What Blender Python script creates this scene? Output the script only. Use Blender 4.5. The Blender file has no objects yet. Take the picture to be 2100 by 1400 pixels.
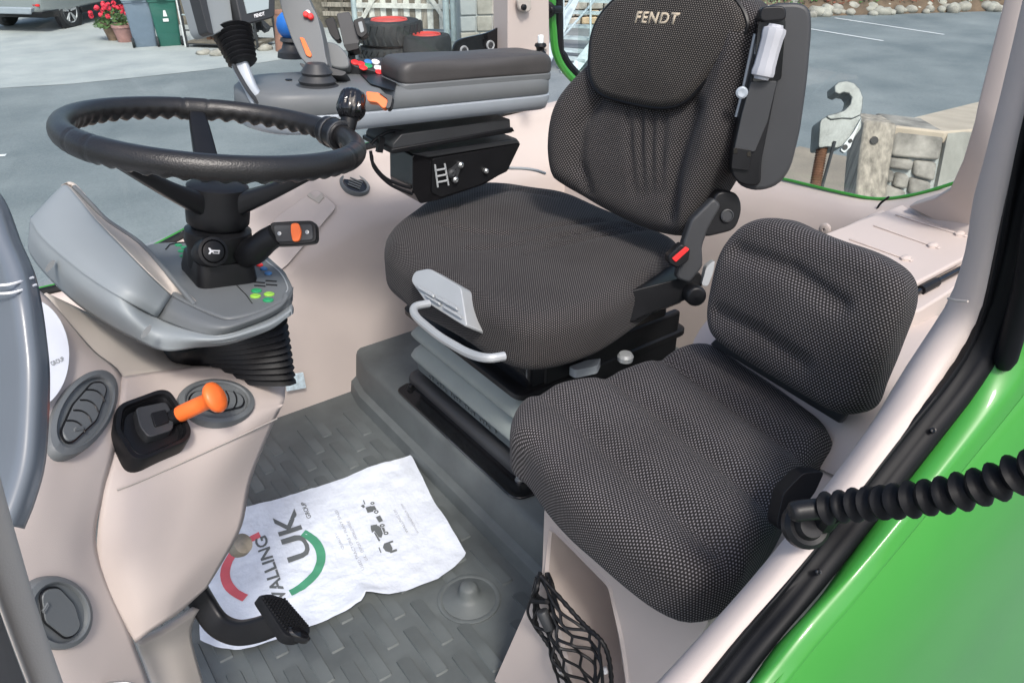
import bpy, bmesh, math, random
from mathutils import Vector as V, Matrix
random.seed(7)
scene = bpy.context.scene
col = scene.collection
R = math.radians

# ------------------------------------------------------------------ camera
FPX, PITCH, YAW = 1600.0, R(30.2), R(36.0)          # focal length in photo pixels (2100 wide)
CAM = V((0, 0, 1.25))                               # z = 0 is the cab floor, +x rearwards, +y to the tractor's right side
FW = V((math.sin(YAW)*math.cos(PITCH), math.cos(YAW)*math.cos(PITCH), -math.sin(PITCH)))
RT = V((math.cos(YAW), -math.sin(YAW), 0)); UP = RT.cross(FW)
cd = bpy.data.cameras.new('camera'); cam = bpy.data.objects.new('camera', cd); col.objects.link(cam)
cd.sensor_width = 36; cd.lens = 36*FPX/2100; cd.clip_start = 0.02; cd.clip_end = 500
cam.matrix_world = Matrix(((RT.x, UP.x, -FW.x, CAM.x), (RT.y, UP.y, -FW.y, CAM.y), (RT.z, UP.z, -FW.z, CAM.z), (0, 0, 0, 1)))
scene.camera = cam

# ------------------------------------------------------------------ light: bright, hazy open sky
SUN_EL, SUN_AZ = R(52), R(200)
w = bpy.data.worlds.new('World'); scene.world = w; w.use_nodes = True
nt = w.node_tree; bg = nt.nodes['Background']
sky = nt.nodes.new('ShaderNodeTexSky'); sky.sky_type = 'NISHITA'; sky.sun_disc = False
sky.sun_elevation = SUN_EL; sky.sun_rotation = SUN_AZ; sky.air_density = 1.0; sky.dust_density = 3.5; sky.ozone_density = 1.0
nt.links.new(sky.outputs[0], bg.inputs[0]); bg.inputs[1].default_value = 0.12
sl = bpy.data.lights.new('sun', 'SUN'); sl.energy = 1.5; sl.angle = R(10); sl.color = (1, .965, .92)
so = bpy.data.objects.new('sun', sl); col.objects.link(so)
sd = V((math.sin(SUN_AZ)*math.cos(SUN_EL), math.cos(SUN_AZ)*math.cos(SUN_EL), math.sin(SUN_EL)))
so.rotation_euler = sd.to_track_quat('Z', 'Y').to_euler(); so.location = (0, 0, 8)
vs = scene.view_settings; vs.view_transform = 'Standard'; vs.look = 'None'; vs.gamma = 1; vs.use_curve_mapping = False
vs.exposure = 0.92

# ------------------------------------------------------------------ pixel -> place (distance always from a surface the thing touches)
def ray(px, py): return FW + RT*((px-1050)/FPX) - UP*((py-700)/FPX)
def D(px, py, d): return CAM + ray(px, py)*d
def Z(px, py, z): r = ray(px, py); return CAM + r*((z-CAM.z)/r.z)
def Y(px, py, y): r = ray(px, py); return CAM + r*((y-CAM.y)/r.y)
def X(px, py, x): r = ray(px, py); return CAM + r*((x-CAM.x)/r.x)
def PL(px, py, p0, n): r = ray(px, py); return CAM + r*((p0-CAM).dot(n)/r.dot(n))
GZ = -1.7                                           # yard level
def G(px, py, h=0): return Z(px, py, GZ+h)

# ------------------------------------------------------------------ materials
MATS = {}
def mat(name, c, rough=.5, metal=0, var=.12, vscale=8, bump=0, bscale=300, coat=0, spec=.5, c2=None, emit=0, trans=0, stretch=None):
    m = bpy.data.materials.new(name); m.use_nodes = True; n = m.node_tree.nodes; L = m.node_tree.links
    b = n['Principled BSDF']; c = (*c, 1)
    b.inputs['Roughness'].default_value = rough; b.inputs['Metallic'].default_value = metal
    b.inputs['Specular IOR Level'].default_value = spec
    b.inputs['Coat Weight'].default_value = coat; b.inputs['Coat Roughness'].default_value = .06
    b.inputs['Transmission Weight'].default_value = trans
    tc = n.new('ShaderNodeTexCoord')
    vec = tc.outputs['Object']
    if stretch:
        mp = n.new('ShaderNodeMapping'); mp.inputs['Scale'].default_value = stretch; L.new(vec, mp.inputs['Vector']); vec = mp.outputs[0]
    if var or c2:
        t = n.new('ShaderNodeTexNoise'); t.inputs['Scale'].default_value = vscale; t.inputs['Detail'].default_value = 5
        t.inputs['Roughness'].default_value = .6
        L.new(vec, t.inputs['Vector'])
        mx = n.new('ShaderNodeMix'); mx.data_type = 'RGBA'
        mx.inputs[6].default_value = tuple(v*(1-var) for v in c[:3])+(1,)
        mx.inputs[7].default_value = (*c2, 1) if c2 else tuple(min(1, v*(1+var)) for v in c[:3])+(1,)
        rp = n.new('ShaderNodeMapRange'); rp.inputs[1].default_value = .3; rp.inputs[2].default_value = .7
        L.new(t.outputs['Fac'], rp.inputs[0]); L.new(rp.outputs[0], mx.inputs[0]); L.new(mx.outputs[2], b.inputs['Base Color'])
        rr = n.new('ShaderNodeMapRange'); rr.inputs[3].default_value = max(.02, rough-.07); rr.inputs[4].default_value = min(1, rough+.07)
        L.new(t.outputs['Fac'], rr.inputs[0]); L.new(rr.outputs[0], b.inputs['Roughness'])
    else:
        b.inputs['Base Color'].default_value = c
    if bump:
        t2 = n.new('ShaderNodeTexNoise'); t2.inputs['Scale'].default_value = bscale; t2.inputs['Detail'].default_value = 2
        L.new(vec, t2.inputs['Vector'])
        bp = n.new('ShaderNodeBump'); bp.inputs['Strength'].default_value = bump; bp.inputs['Distance'].default_value = .002
        L.new(t2.outputs['Fac'], bp.inputs['Height']); L.new(bp.outputs[0], b.inputs['Normal'])
    if emit:
        b.inputs['Emission Color'].default_value = c; b.inputs['Emission Strength'].default_value = emit
    MATS[name] = m
    return m

def M_(op, a, b, n, L):
    k = n.new('ShaderNodeMath'); k.operation = op
    for i, v in enumerate((a, b)):
        if v is None: continue
        if isinstance(v, (int, float)): k.inputs[i].default_value = v
        else: L.new(v, k.inputs[i])
    return k.outputs[0]

def fabric(name, base, dot, pu, pv, a, bb):
    """woven seat cloth: staggered pale stitches on a dark ground, laid out in UV metres"""
    m = bpy.data.materials.new(name); m.use_nodes = True; n = m.node_tree.nodes; L = m.node_tree.links
    b = n['Principled BSDF']; b.inputs['Roughness'].default_value = .93; b.inputs['Specular IOR Level'].default_value = .2
    b.inputs['Sheen Weight'].default_value = .04; b.inputs['Sheen Roughness'].default_value = .5
    uv = n.new('ShaderNodeUVMap'); sp = n.new('ShaderNodeSeparateXYZ'); L.new(uv.outputs[0], sp.inputs[0])
    u = M_('DIVIDE', sp.outputs[0], pu, n, L); v = M_('DIVIDE', sp.outputs[1], pv, n, L)
    row = M_('FLOOR', v, None, n, L)
    off = M_('MULTIPLY', M_('MODULO', M_('ABSOLUTE', row, None, n, L), 2.0, n, L), .5, n, L)
    u = M_('ADD', u, off, n, L)
    fu = M_('SUBTRACT', M_('FRACT', u, None, n, L), .5, n, L); fv = M_('SUBTRACT', M_('FRACT', v, None, n, L), .5, n, L)
    d = M_('ADD', M_('POWER', M_('DIVIDE', fu, a, n, L), 2.0, n, L), M_('POWER', M_('DIVIDE', fv, bb, n, L), 2.0, n, L), n, L)
    mr = n.new('ShaderNodeMapRange'); mr.interpolation_type = 'SMOOTHSTEP'
    mr.inputs[1].default_value = .6; mr.inputs[2].default_value = 1.4; mr.inputs[3].default_value = 1; mr.inputs[4].default_value = 0
    L.new(d, mr.inputs[0])
    tc = n.new('ShaderNodeTexCoord')
    t = n.new('ShaderNodeTexNoise'); t.inputs['Scale'].default_value = 9; t.inputs['Detail'].default_value = 6; L.new(tc.outputs['Object'], t.inputs['Vector'])
    f = M_('MULTIPLY', mr.outputs[0], M_('ADD', M_('MULTIPLY', t.outputs['Fac'], .9, n, L), .5, n, L), n, L)
    mx = n.new('ShaderNodeMix'); mx.data_type = 'RGBA'; mx.inputs[6].default_value = (*base, 1); mx.inputs[7].default_value = (*dot, 1)
    L.new(f, mx.inputs[0]); L.new(mx.outputs[2], b.inputs['Base Color'])
    bp = n.new('ShaderNodeBump'); bp.inputs['Strength'].default_value = .35; bp.inputs['Distance'].default_value = .001
    L.new(mr.outputs[0], bp.inputs['Height']); L.new(bp.outputs[0], b.inputs['Normal'])
    MATS[name] = m
    return m

BEIGE = mat('beige_plastic', (.505, .438, .402), .55, var=.03, vscale=3, bump=.10, bscale=900)
BEIGE2 = mat('grey_beige_plastic', (.44, .40, .36), .6, var=.05, vscale=4, bump=.1, bscale=900)
LGREY = mat('pale_grey_plastic', (.235, .26, .27), .5, var=.04, vscale=5, bump=.06, bscale=800)
MGREY = mat('grey_plastic', (.125, .135, .14), .5, var=.07, vscale=6, bump=.1, bscale=900)
DGREY = mat('dark_grey_plastic', (.032, .034, .037), .5, var=.1, vscale=8, bump=.1, bscale=900)
BLACK = mat('black_plastic', (.0075, .0078, .009), .42, var=.2, vscale=15, bump=.05, bscale=700, spec=.32)
BLACKG = mat('gloss_black', (.006, .006, .007), .16, var=0, coat=.3)
RUBBER = mat('rubber', (.0075, .008, .0095), .46, var=.25, vscale=20, spec=.3)
MATF = mat('floor_rubber', (.092, .103, .102), .55, var=.30, vscale=5, bump=.15, bscale=500)
FABS = fabric('dotted_cloth_passenger', (.0195, .0178, .0180), (.225, .21, .215), .0050, .0037, .25, .26)
FABD = fabric('dotted_cloth_driver', (.0150, .0137, .0138), (.16, .15, .15), .0048, .0036, .25, .26)
FABH = fabric('headrest_cloth', (.0165, .0150, .0142), (.155, .143, .13), .0046, .0035, .25, .26)
LEATH = mat('black_leather', (.014, .0135, .0135), .36, var=.15, vscale=20, bump=.25, bscale=500)
LEATHG = mat('grey_leather', (.055, .052, .051), .5, var=.12, vscale=12, bump=.2, bscale=500)
GREEN = mat('green_paint', (.042, .25, .036), .36, var=.06, vscale=3, coat=.3, spec=.4)
ORANGE = mat('orange_plastic', (.85, .16, .03), .42, var=.05, vscale=20)
RED = mat('red_plastic', (.75, .03, .03), .4, var=0)
BLUE = mat('blue_plastic', (.02, .16, .55), .4, var=.1)
BGREEN = mat('green_button', (.02, .26, .1), .45, var=0)
YGREEN = mat('lime_button', (.25, .5, .06), .45, var=0)
BBLUE = mat('blue_button', (.05, .18, .42), .45, var=0)
BYEL = mat('amber_button', (.75, .35, .05), .45, var=0)
WHITE = mat('white_paint', (.78, .78, .78), .5, var=.03)
PAPER = mat('white_paper', (.80, .82, .86), .8, var=.04, vscale=12)
INKG = mat('ink_grey', (.11, .12, .12), .7, var=.05)
INKR = mat('ink_red', (.62, .11, .13), .7, var=.1, vscale=20)
INKN = mat('ink_green', (.06, .27, .15), .7, var=.1, vscale=20)
INKP = mat('ink_pale', (.33, .34, .37), .8, var=.2, vscale=30)
STEEL = mat('steel', (.42, .43, .43), .38, metal=.9, var=.2, vscale=20)
CAST = mat('cast_steel', (.20, .21, .205), .5, metal=.55, var=.3, vscale=25, bump=.3, bscale=150)
RUST = mat('rust', (.12, .055, .03), .9, var=.4, vscale=30, bump=.4, bscale=120)
ALU = mat('grey_metal_paint', (.40, .42, .43), .4, metal=.2, var=.06)
SILVER = mat('silver_plastic', (.36, .40, .44), .42, metal=.15, var=.04)
SEAL = mat('door_seal_rubber', (.0055, .006, .0075), .5, var=.3, vscale=15, spec=.16)
TYRE = mat('tyre_rubber', (.022, .025, .027), .8, var=.3, vscale=10)
# ------------------------------------------------------------------ mesh helpers
def thing(name, label, cat, loc=(0, 0, 0), group=None):
    o = bpy.data.objects.new(name, None); col.objects.link(o); o.location = loc; o.empty_display_size = .05
    o['label'] = label; o['category'] = cat
    if group: o['group'] = group
    return o
def tag(o, label, cat, group=None):
    o['label'] = label; o['category'] = cat
    if group: o['group'] = group
    return o
def struct(o): o['kind'] = 'structure'; return o
def setpar(o, p):
    if p is not None:
        o.parent = p
        T = Matrix.Translation(p.location); q = p.parent
        while q is not None: T = Matrix.Translation(q.location) @ T if q.type == 'EMPTY' else T; q = q.parent
        if p.type == 'EMPTY': o.matrix_parent_inverse = Matrix.Translation(p.location).inverted()
    return o
def obj(name, g, m, parent=None, sharp=35, bevel=0, bseg=2, sub=0, solid=0, soff=-1, label=None, uv=None):
    vs_, fs = g[0], g[1]
    me = bpy.data.meshes.new(name); me.from_pydata([tuple(v) for v in vs_], [], [tuple(f) for f in fs]); me.update()
    if len(g) > 2 and g[2]:
        ul = me.uv_layers.new(name='UVMap')
        for lp in me.loops: ul.data[lp.index].uv = g[2][lp.vertex_index]
    bm = bmesh.new(); bm.from_mesh(me); bmesh.ops.recalc_face_normals(bm, faces=bm.faces); bm.to_mesh(me); bm.free()
    me.shade_smooth()
    if sharp < 180: me.set_sharp_from_angle(angle=R(sharp))
    for k in (m if isinstance(m, (list, tuple)) else [m]): me.materials.append(k)
    o = bpy.data.objects.new(name, me); col.objects.link(o)
    if label: o['label'] = label
    if solid:
        s = o.modifiers.new('solid', 'SOLIDIFY'); s.thickness = solid; s.offset = soff
    if bevel:
        b = o.modifiers.new('bevel', 'BEVEL'); b.width = bevel; b.segments = bseg; b.limit_method = 'ANGLE'; b.angle_limit = R(30)
        b.harden_normals = False
    if sub:
        s = o.modifiers.new('sub', 'SUBSURF'); s.levels = sub; s.render_levels = sub
    return setpar(o, parent)
def join(*gs):
    vv, ff, uu = [], [], []
    for g in gs:
        k = len(vv); vv += list(g[0]); ff += [tuple(i+k for i in f) for f in g[1]]
        uu += (g[2] if len(g) > 2 and g[2] else [(0, 0)]*len(g[0]))
    return vv, ff
def frame(o, x, z):
    """matrix with origin o, local x along x, local z along z"""
    z = V(z).normalized(); x = V(x); x = (x - z*x.dot(z)).normalized(); y = z.cross(x)
    return Matrix(((x.x, y.x, z.x, o[0]), (x.y, y.y, z.y, o[1]), (x.z, y.z, z.z, o[2]), (0, 0, 0, 1)))
def xf(g, Mx): return ([Mx @ V(v) for v in g[0]],)+tuple(g[1:])
def box(c, s, Mx=None):
    c = V(c); h = V(s)/2
    v = [V((c.x+h.x*i, c.y+h.y*j, c.z+h.z*k)) for i in (-1, 1) for j in (-1, 1) for k in (-1, 1)]
    if Mx is not None: v = [Mx @ p for p in v]
    return v, [(0, 1, 3, 2), (4, 6, 7, 5), (0, 4, 5, 1), (2, 3, 7, 6), (0, 2, 6, 4), (1, 5, 7, 3)]
def loft(loops, cap=(True, True), closed=True):
    n = len(loops[0]); v = [V(p) for l in loops for p in l]; f = []
    for i in range(len(loops)-1):
        for j in range(n if closed else n-1):
            a = i*n+j; b = i*n+(j+1) % n; f.append((a, b, b+n, a+n))
    if closed and cap[0]: f.append(tuple(range(n-1, -1, -1)))
    if closed and cap[1]: f.append(tuple(range((len(loops)-1)*n, len(loops)*n)))
    return v, f
def prism(loop, vec):
    vec = V(vec); return loft([[V(p) for p in loop], [V(p)+vec for p in loop]])
def rpoly(pts, r, seg=5, closed=True):
    """round the corners of a polygon (2D or 3D points)"""
    pts = [V(p) for p in pts]; n = len(pts); out = []
    for i in range(n):
        if not closed and i in (0, n-1): out.append(pts[i]); continue
        rr = r[i] if isinstance(r, (list, tuple)) else r
        a, b, c = pts[i-1], pts[i], pts[(i+1) % n]
        ra = min(rr, (a-b).length*.48); rc = min(rr, (c-b).length*.48)
        p, q = b+(a-b).normalized()*ra, b+(c-b).normalized()*rc
        for k in range(seg+1):
            t = k/seg; out.append(p*(1-t)**2+b*2*t*(1-t)+q*t*t)
    return out
def spline(pts, k=6, closed=False):
    pts = [V(p) for p in pts]; n = len(pts); out = []
    for i in range(n if closed else n-1):
        if closed: p0, p1, p2, p3 = pts[i-1], pts[i], pts[(i+1) % n], pts[(i+2) % n]
        else: p1, p2 = pts[i], pts[i+1]; p0 = pts[i-1] if i else p1*2-p2; p3 = pts[i+2] if i+2 < n else p2*2-p1
        for j in range(k):
            t = j/k; out.append(.5*((2*p1)+(p2-p0)*t+(2*p0-5*p1+4*p2-p3)*t*t+(3*p1-p0-3*p2+p3)*t**3))
    if not closed: out.append(pts[-1])
    return out
def resample(pts, n, closed=True):
    pts = [V(p) for p in pts]; q = pts+[pts[0]] if closed else pts
    L = [0]
    for a, b in zip(q, q[1:]): L.append(L[-1]+(b-a).length)
    out = []; j = 0; m = n if closed else n-1
    for i in range(n):
        s = L[-1]*i/m
        while j < len(q)-2 and L[j+1] < s: j += 1
        d = L[j+1]-L[j]; t = (s-L[j])/d if d > 1e-9 else 0
        out.append(q[j].lerp(q[j+1], min(1, max(0, t))))
    return out
def tube(pts, r, n=12, closed=False, cap=True, sq=1.0):
    """sweep a circle (or flattened by sq) along points; r number or function of 0..1"""
    pts = [V(p) for p in pts]; m = len(pts); loops = []; nrm = None
    for i, p in enumerate(pts):
        a = pts[i-1] if (i or closed) else p; b = pts[(i+1) % m] if (i < m-1 or closed) else p
        t = (b-a).normalized()
        if nrm is None:
            h = V((0, 0, 1)) if abs(t.z) < .9 else V((1, 0, 0)); nrm = (h-t*h.dot(t)).normalized()
        else: nrm = (nrm-t*nrm.dot(t)).normalized()
        bn = t.cross(nrm); rr = r(i/max(1, m-1)) if callable(r) else r
        loops.append([p+nrm*math.cos(k*2*math.pi/n)*rr+bn*math.sin(k*2*math.pi/n)*rr*sq for k in range(n)])
    if closed: loops.append(loops[0]); return loft(loops, (False, False))
    return loft(loops, (cap, cap))
def lathe(prof, Mx, n=24):
    """profile [(r, h)...] turned about the local z of Mx"""
    loops = [[Mx @ V((r*math.cos(k*2*math.pi/n), r*math.sin(k*2*math.pi/n), h)) for k in range(n)] for r, h in prof]
    return loft(loops, (prof[0][0] > 1e-6, prof[-1][0] > 1e-6))
def ell(cx, cy, a, b, n=28, rot=0):
    c, s = math.cos(rot), math.sin(rot)
    return [(cx+a*math.cos(t)*c-b*math.sin(t)*s, cy+a*math.cos(t)*s+b*math.sin(t)*c) for t in (2*math.pi*k/n for k in range(n))]
def patch(rows, ku=6, kv=6):
    """smooth surface through a grid of photo points, each (px, py, distance)"""
    rows = [spline([D(*p) for p in r], ku) for r in rows]
    cols = [spline(list(c), kv) for c in zip(*rows)]
    return loft(list(map(list, zip(*cols))), (False, False), closed=False)
def dist_poly(p, poly):
    m = 1e9
    for a, b in zip(poly, poly[1:]+poly[:1]):
        d = b-a; L = d.length_squared; t = max(0, min(1, (p-a).dot(d)/L)) if L else 0
        m = min(m, (p-(a+d*t)).length)
    return m
def polar(o, c, N):
    out = []
    for k in range(N):
        a = 2*math.pi*k/N; d = V((math.cos(a), math.sin(a), 0)); best = 0
        for p, q in zip(o, o[1:]+o[:1]):
            e = q-p; det = d.x*(-e.y)+e.x*d.y
            if abs(det) < 1e-12: continue
            w = p-c; t = (w.x*(-e.y)+e.x*w.y)/det; s = (d.x*w.y-d.y*w.x)/det
            if t > 0 and -1e-6 <= s <= 1+1e-6: best = max(best, t)
        out.append(c+d*best)
    return out
def cushion(name, outline, Mx, thick, er, m, parent, hfun=None, crown=.0, N=110, er2=None, dome=.0, inner=None):
    """padded shape: closed outline in local xy (metres, at full girth), top towards local +z"""
    o = resample([V((p[0], p[1], 0)) for p in outline], N); c = sum(o, V())/N
    er2 = er2 or er*.6
    RI = None
    if inner:
        N = 200; o = polar([V((p[0], p[1], 0)) for p in outline], c, N); RI = [(p-c).length for p in polar([V((p[0], p[1], 0)) for p in inner], c, N)]
    loops, uvs = [], []
    S = [0.02]+[i/22*.86 for i in range(1, 23)]
    def ht(p): return (hfun(p.x, p.y) if hfun else 0)
    for s in S:                                           # flat top, inset from the outline by er
        lp = []
        for qi, q in enumerate(o):
            d = q-c; L = d.length; L2 = L if RI is None else RI[qi]+(L-RI[qi])*sstep(.62, .86, s); r = max(L2-er, L2*.3)*s/.86; p = c+d/L*r
            z = ht(p)+dome*(1-(s/.86)**2); lp.append(V((p.x, p.y, z))); uvs.append((p.x, p.y))
        loops.append(lp)
    for k in range(1, 9):                                 # rounded shoulder
        a = k/8*math.pi/2; lp = []
        for q in o:
            d = q-c; L = d.length; i = max(L-er, L*.3); e = L-i
            p = c+d/L*(i+e*math.sin(a)); pin = c+d/L*(i+e*min(1, math.sin(a)))
            z = ht(pin)*(1-k/8)**.6*1.0-er*(1-math.cos(a)); lp.append(V((p.x, p.y, z)))
            g = c+d/L*(i+e*a); uvs.append((g.x, g.y))
        loops.append(lp)
    dep = max(thick-er-er2, .002)
    for k in range(1, 4):
        lp = []
        for q in o:
            d = q-c; L = d.length; lp.append(V((q.x, q.y, -er-dep*k/3))); g = c+d/L*(L+er*.57+dep*k/3); uvs.append((g.x, g.y))
        loops.append(lp)
    for k in range(1, 6):
        a = k/5*math.pi/2; lp = []
        for q in o:
            d = q-c; L = d.length; p = c+d/L*(L-er2*(1-math.cos(a)))
            lp.append(V((p.x, p.y, -er-dep-er2*math.sin(a)))); g = c+d/L*(L+er*.57+dep+er2*a); uvs.append((g.x, g.y))
        loops.append(lp)
    g = loft(loops, (True, True))
    return obj(name, ([Mx @ p for p in g[0]], g[1], uvs), m, parent, sharp=180)
from mathutils.bvhtree import BVHTree
def surf(o, px, py):
    """where a photo point meets the front of a built surface, and the surface's direction there"""
    me = o.data; t = BVHTree.FromPolygons([v.co for v in me.vertices], [tuple(p.vertices) for p in me.polygons])
    h = t.ray_cast(CAM, ray(px, py).normalized())
    n = h[1] if h[1].dot(CAM-h[0]) > 0 else -h[1]
    return h[0], n
def surf_avg(o, pts):
    hs = [surf(o, *q) for q in pts]; return hs[0][0], sum((h[1] for h in hs), V()).normalized()
def silhouette(pts, zt, zb):
    """photo outline of a cushion -> plan outline: the side turned to the viewer is read at the lower girth"""
    n = len(pts); out = []; cxm = sum(p[0] for p in pts)/n; cym = sum(p[1] for p in pts)/n
    for i, p in enumerate(pts):
        a, b = pts[i-2], pts[(i+2) % n]; t = V((b[0]-a[0], b[1]-a[1])); nn = V((t.y, -t.x)).normalized()
        if nn.dot(V((p[0]-cxm, p[1]-cym))) < 0: nn = -nn
        w = sstep(0, .9, nn.y); out.append(Z(p[0], p[1], zt*(1-w)+zb*w))
    return out
def text_gen(s, size, spacing=1.0, shear=0, bold=0.0):
    """letters as flat polygons in local xy, centred"""
    cu = bpy.data.curves.new('t', 'FONT'); cu.body = s; cu.size = size; cu.align_x = 'CENTER'; cu.align_y = 'CENTER'
    cu.space_character = spacing; cu.shear = shear; cu.offset = bold; cu.resolution_u = 3
    ob = bpy.data.objects.new('t', cu); col.objects.link(ob)
    dg = bpy.context.evaluated_depsgraph_get(); me = bpy.data.meshes.new_from_object(ob.evaluated_get(dg))
    g = ([v.co.copy() for v in me.vertices], [tuple(p.vertices) for p in me.polygons])
    bpy.data.objects.remove(ob); bpy.data.curves.remove(cu); bpy.data.meshes.remove(me)
    return g
def ring_gen(r0, r1, a0, a1, n=24, c=(0, 0)):
    v, f = [], []
    for k in range(n+1):
        a = a0+(a1-a0)*k/n
        for r in (r0, r1): v.append(V((c[0]+r*math.cos(a), c[1]+r*math.sin(a), 0)))
        if k: f.append((2*k-2, 2*k-1, 2*k+1, 2*k))
    return v, f
def gauss(d, s): return math.exp(-(d/s)**2)
def sstep(a, b, x): t = max(0, min(1, (x-a)/(b-a))); return t*t*(3-2*t)
def loc2(Mi, pts): return [(Mi @ p).xy for p in pts]
# ================================================================== CAB SHELL (the setting of the close-up)
def grid_prof(xs, prof):
    return loft([[V((x, *p)) for p in prof(x)] for x in xs], (False, False), closed=False)
fl = struct(obj('cab_floor', box((.3, 1.12, -.02), (1.0, 1.5, .04)), MATF))
# moulded tread pads on the rubber floor
def pad_mesh(l, wd):
    o = rpoly([(-wd/2, -l/2, 0), (wd/2, -l/2, 0), (wd/2, l/2-.006, 0), (wd/2-.010, l/2, 0), (-wd/2, l/2, 0)], .004, 2)
    i = [V((p.x*.90, p.y*(1-.004/l*1.2), .0034)) for p in o]
    return loft([o, i], (False, True))
padm = {}
for ci in range(15):
    x = .045+ci*.0445
    for ri in range(9):
        y = .42+ri*.158+(ci % 3)*.052
        if y > 1.72 or x > .69: continue
        p = V((x, y, 0))
        if (p-V(Z(962, 1228, 0))).length < .085: continue
        if 'a' not in padm:
            o = obj('tread_pad', pad_mesh(.128, .027), MATF, fl); padm['a'] = o.data
        else:
            o = bpy.data.objects.new('tread_pad', padm['a']); col.objects.link(o); o.parent = fl
        o.location = p; o.rotation_euler.z = 0
fc = Z(962, 1228, 0)
obj('drain_plug', lathe([(.064, 0), (.064, .003), (.058, .005), (.054, .003), (.052, .004), (.030, .010), (.020, .018), (.0185, .034), (.014, .039), (.0, .040)], Matrix.Translation(fc), 40), MATF, fl, sharp=50)
# raised platform under the driver's seat, with its stepped riser
pf = [(.705, 0), (.712, .030), (.722, .036), (.728, .040), (.737, .104), (.742, .115), (.752, .121), (1.62, .121)]
struct(obj('seat_platform', loft([[V((x+(.02*sstep(1.70, 1.80, y)), y, z)) for x, z in pf] for y in (.70, .9, 1.1, 1.3, 1.5, 1.7, 1.74, 1.80)], (0, 0), False), MATF, sharp=40))

# right-hand wall of the cab: lower face, shoulder, sloped ledge with the vent
def wtop(x): return .525+.30*(max(.2, x)-.54) if x < .84 else .615+.05*(x-.84)
def wprof(x):
    t = wtop(x)
    return [(1.775, -.02), (1.785, .03), (1.80, .20), (1.825, t-.17), (1.835, t-.145), (1.855, t-.118), (1.90, t-.07), (1.93, t-.025), (1.938, t-.008), (1.95, t), (1.99, t), (2.0, t-.02), (2.0, t-.3)]
wr = struct(obj('cab_wall', grid_prof([-.1+.06*i for i in range(30)], wprof), BEIGE, sharp=50))
WN = V((0, -.62, .78)).normalized()
def W(px, py, off=0):                                   # pixel onto the sloped ledge of the wall
    p = Y(px, py, 1.9)
    for _ in range(4):
        pr = wprof(p.x); best = None
        for i in range(40):
            y = 1.80+.15*i/39
            for a, b in zip(pr, pr[1:]):
                if a[0] <= y <= b[0]:
                    z = a[1]+(b[1]-a[1])*((y-a[0])/max(1e-6, b[0]-a[0])); q = Y(px, py, y); e = abs(q.z-z)
                    if best is None or e < best[0]: best = (e, q)
        p = best[1]
    return p+WN*off
# removable cover on the wall, with its moulded arrow notch
cov = rpoly([W(*q, .006) for q in [(560, 455), (648, 392), (690, 428), (588, 548), (520, 600)]], .012, 4)
obj('access_cover', loft([cov, [p+WN*.004 for p in cov], [p*.985+sum(cov, V())/len(cov)*.015+WN*.006 for p in cov]], (True, True)), BEIGE, wr)
obj('notch', prism([W(*q, .013) for q in [(634, 401), (645, 413), (658, 402), (663, 411), (652, 424), (628, 408)]], WN*.003), BEIGE2, wr, bevel=.001)
for q in [(690, 778), (1050, 470)]:
    pc = Y(q[0], q[1], 1.80)
    obj('screw_cap', lathe([(.014, -.004), (.014, .004), (.011, .006), (.004, .006), (.0035, .001), (0, .001)], frame(pc, (1, 0, 0), (0, -1, .1)), 20), BEIGE, wr)
# window rubber and green body edge along the top of the wall, and the panes
topl = [V((x, 1.975, wtop(x)+.006)) for x in [0+.08*i for i in range(20)]]
obj('window_rubber', tube(topl, .011, 8), RUBBER, wr)
obj('body_edge', tube([p+V((0, .03, -.012)) for p in topl], .014, 8), GREEN, wr)

GLASS = bpy.data.materials.new('window_glass'); GLASS.use_nodes = True
_n = GLASS.node_tree.nodes; _l = GLASS.node_tree.links; _n.remove(_n['Principled BSDF'])
_t = _n.new('ShaderNodeBsdfTransparent'); _t.inputs[0].default_value = (.93, .965, .955, 1)
_g = _n.new('ShaderNodeBsdfGlossy'); _g.inputs['Roughness'].default_value = .02
_f = _n.new('ShaderNodeValue'); _f.outputs[0].default_value = .035; _m = _n.new('ShaderNodeMixShader')
_l.new(_f.outputs[0], _m.inputs[0]); _l.new(_t.outputs[0], _m.inputs[1]); _l.new(_g.outputs[0], _m.inputs[2]); _l.new(_m.outputs[0], _n['Material Output'].inputs[0])
sw = [V((-.1, 1.985, wtop(-.1))), V((1.36, 1.985, wtop(1.36))), V((1.36, 1.93, 1.7)), V((-.1, 1.93, 1.7))]
obj('side_window', prism(sw, (0, .004, 0)), GLASS, wr)

# rear wall under the rear window
wed = [X(*q, 1.635) for q in [(1300, 300), (1480, 343), (1600, 366), (1640, 375), (1720, 394), (1800, 408), (1880, 398), (1962, 374)]]
def wedz(y):
    w_ = sorted((p.y, p.z) for p in wed)
    if y <= w_[0][0]: return w_[0][1]-.004
    for a, b in zip(w_, w_[1:]):
        if y <= b[0]: return a[1]+(b[1]-a[1])*(y-a[0])/(b[0]-a[0])-.004
    return w_[-1][1]-.004
def rprof(y):
    s = wedz(y)
    return [(1.50, .12), (1.53, .45), (1.555, s-.075), (1.575, s-.035), (1.60, s-.012), (1.64, s), (1.67, s-.01), (1.67, s-.3)]
rw = struct(obj('rear_wall', loft([[V((x-.05*sstep(.8, .45, y), y, z)) for x, z in rprof(y)] for y in [.40+.05*i for i in range(33)]], (0, 0), False), BEIGE, sharp=50))
wed = [X(*q, 1.635) for q in [(1300, 300), (1480, 343), (1600, 366), (1640, 375), (1720, 394), (1800, 408), (1880, 398), (1962, 374)]]
obj('window_rubber', tube(spline(wed, 5), .0038, 8), GREEN, rw)
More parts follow.
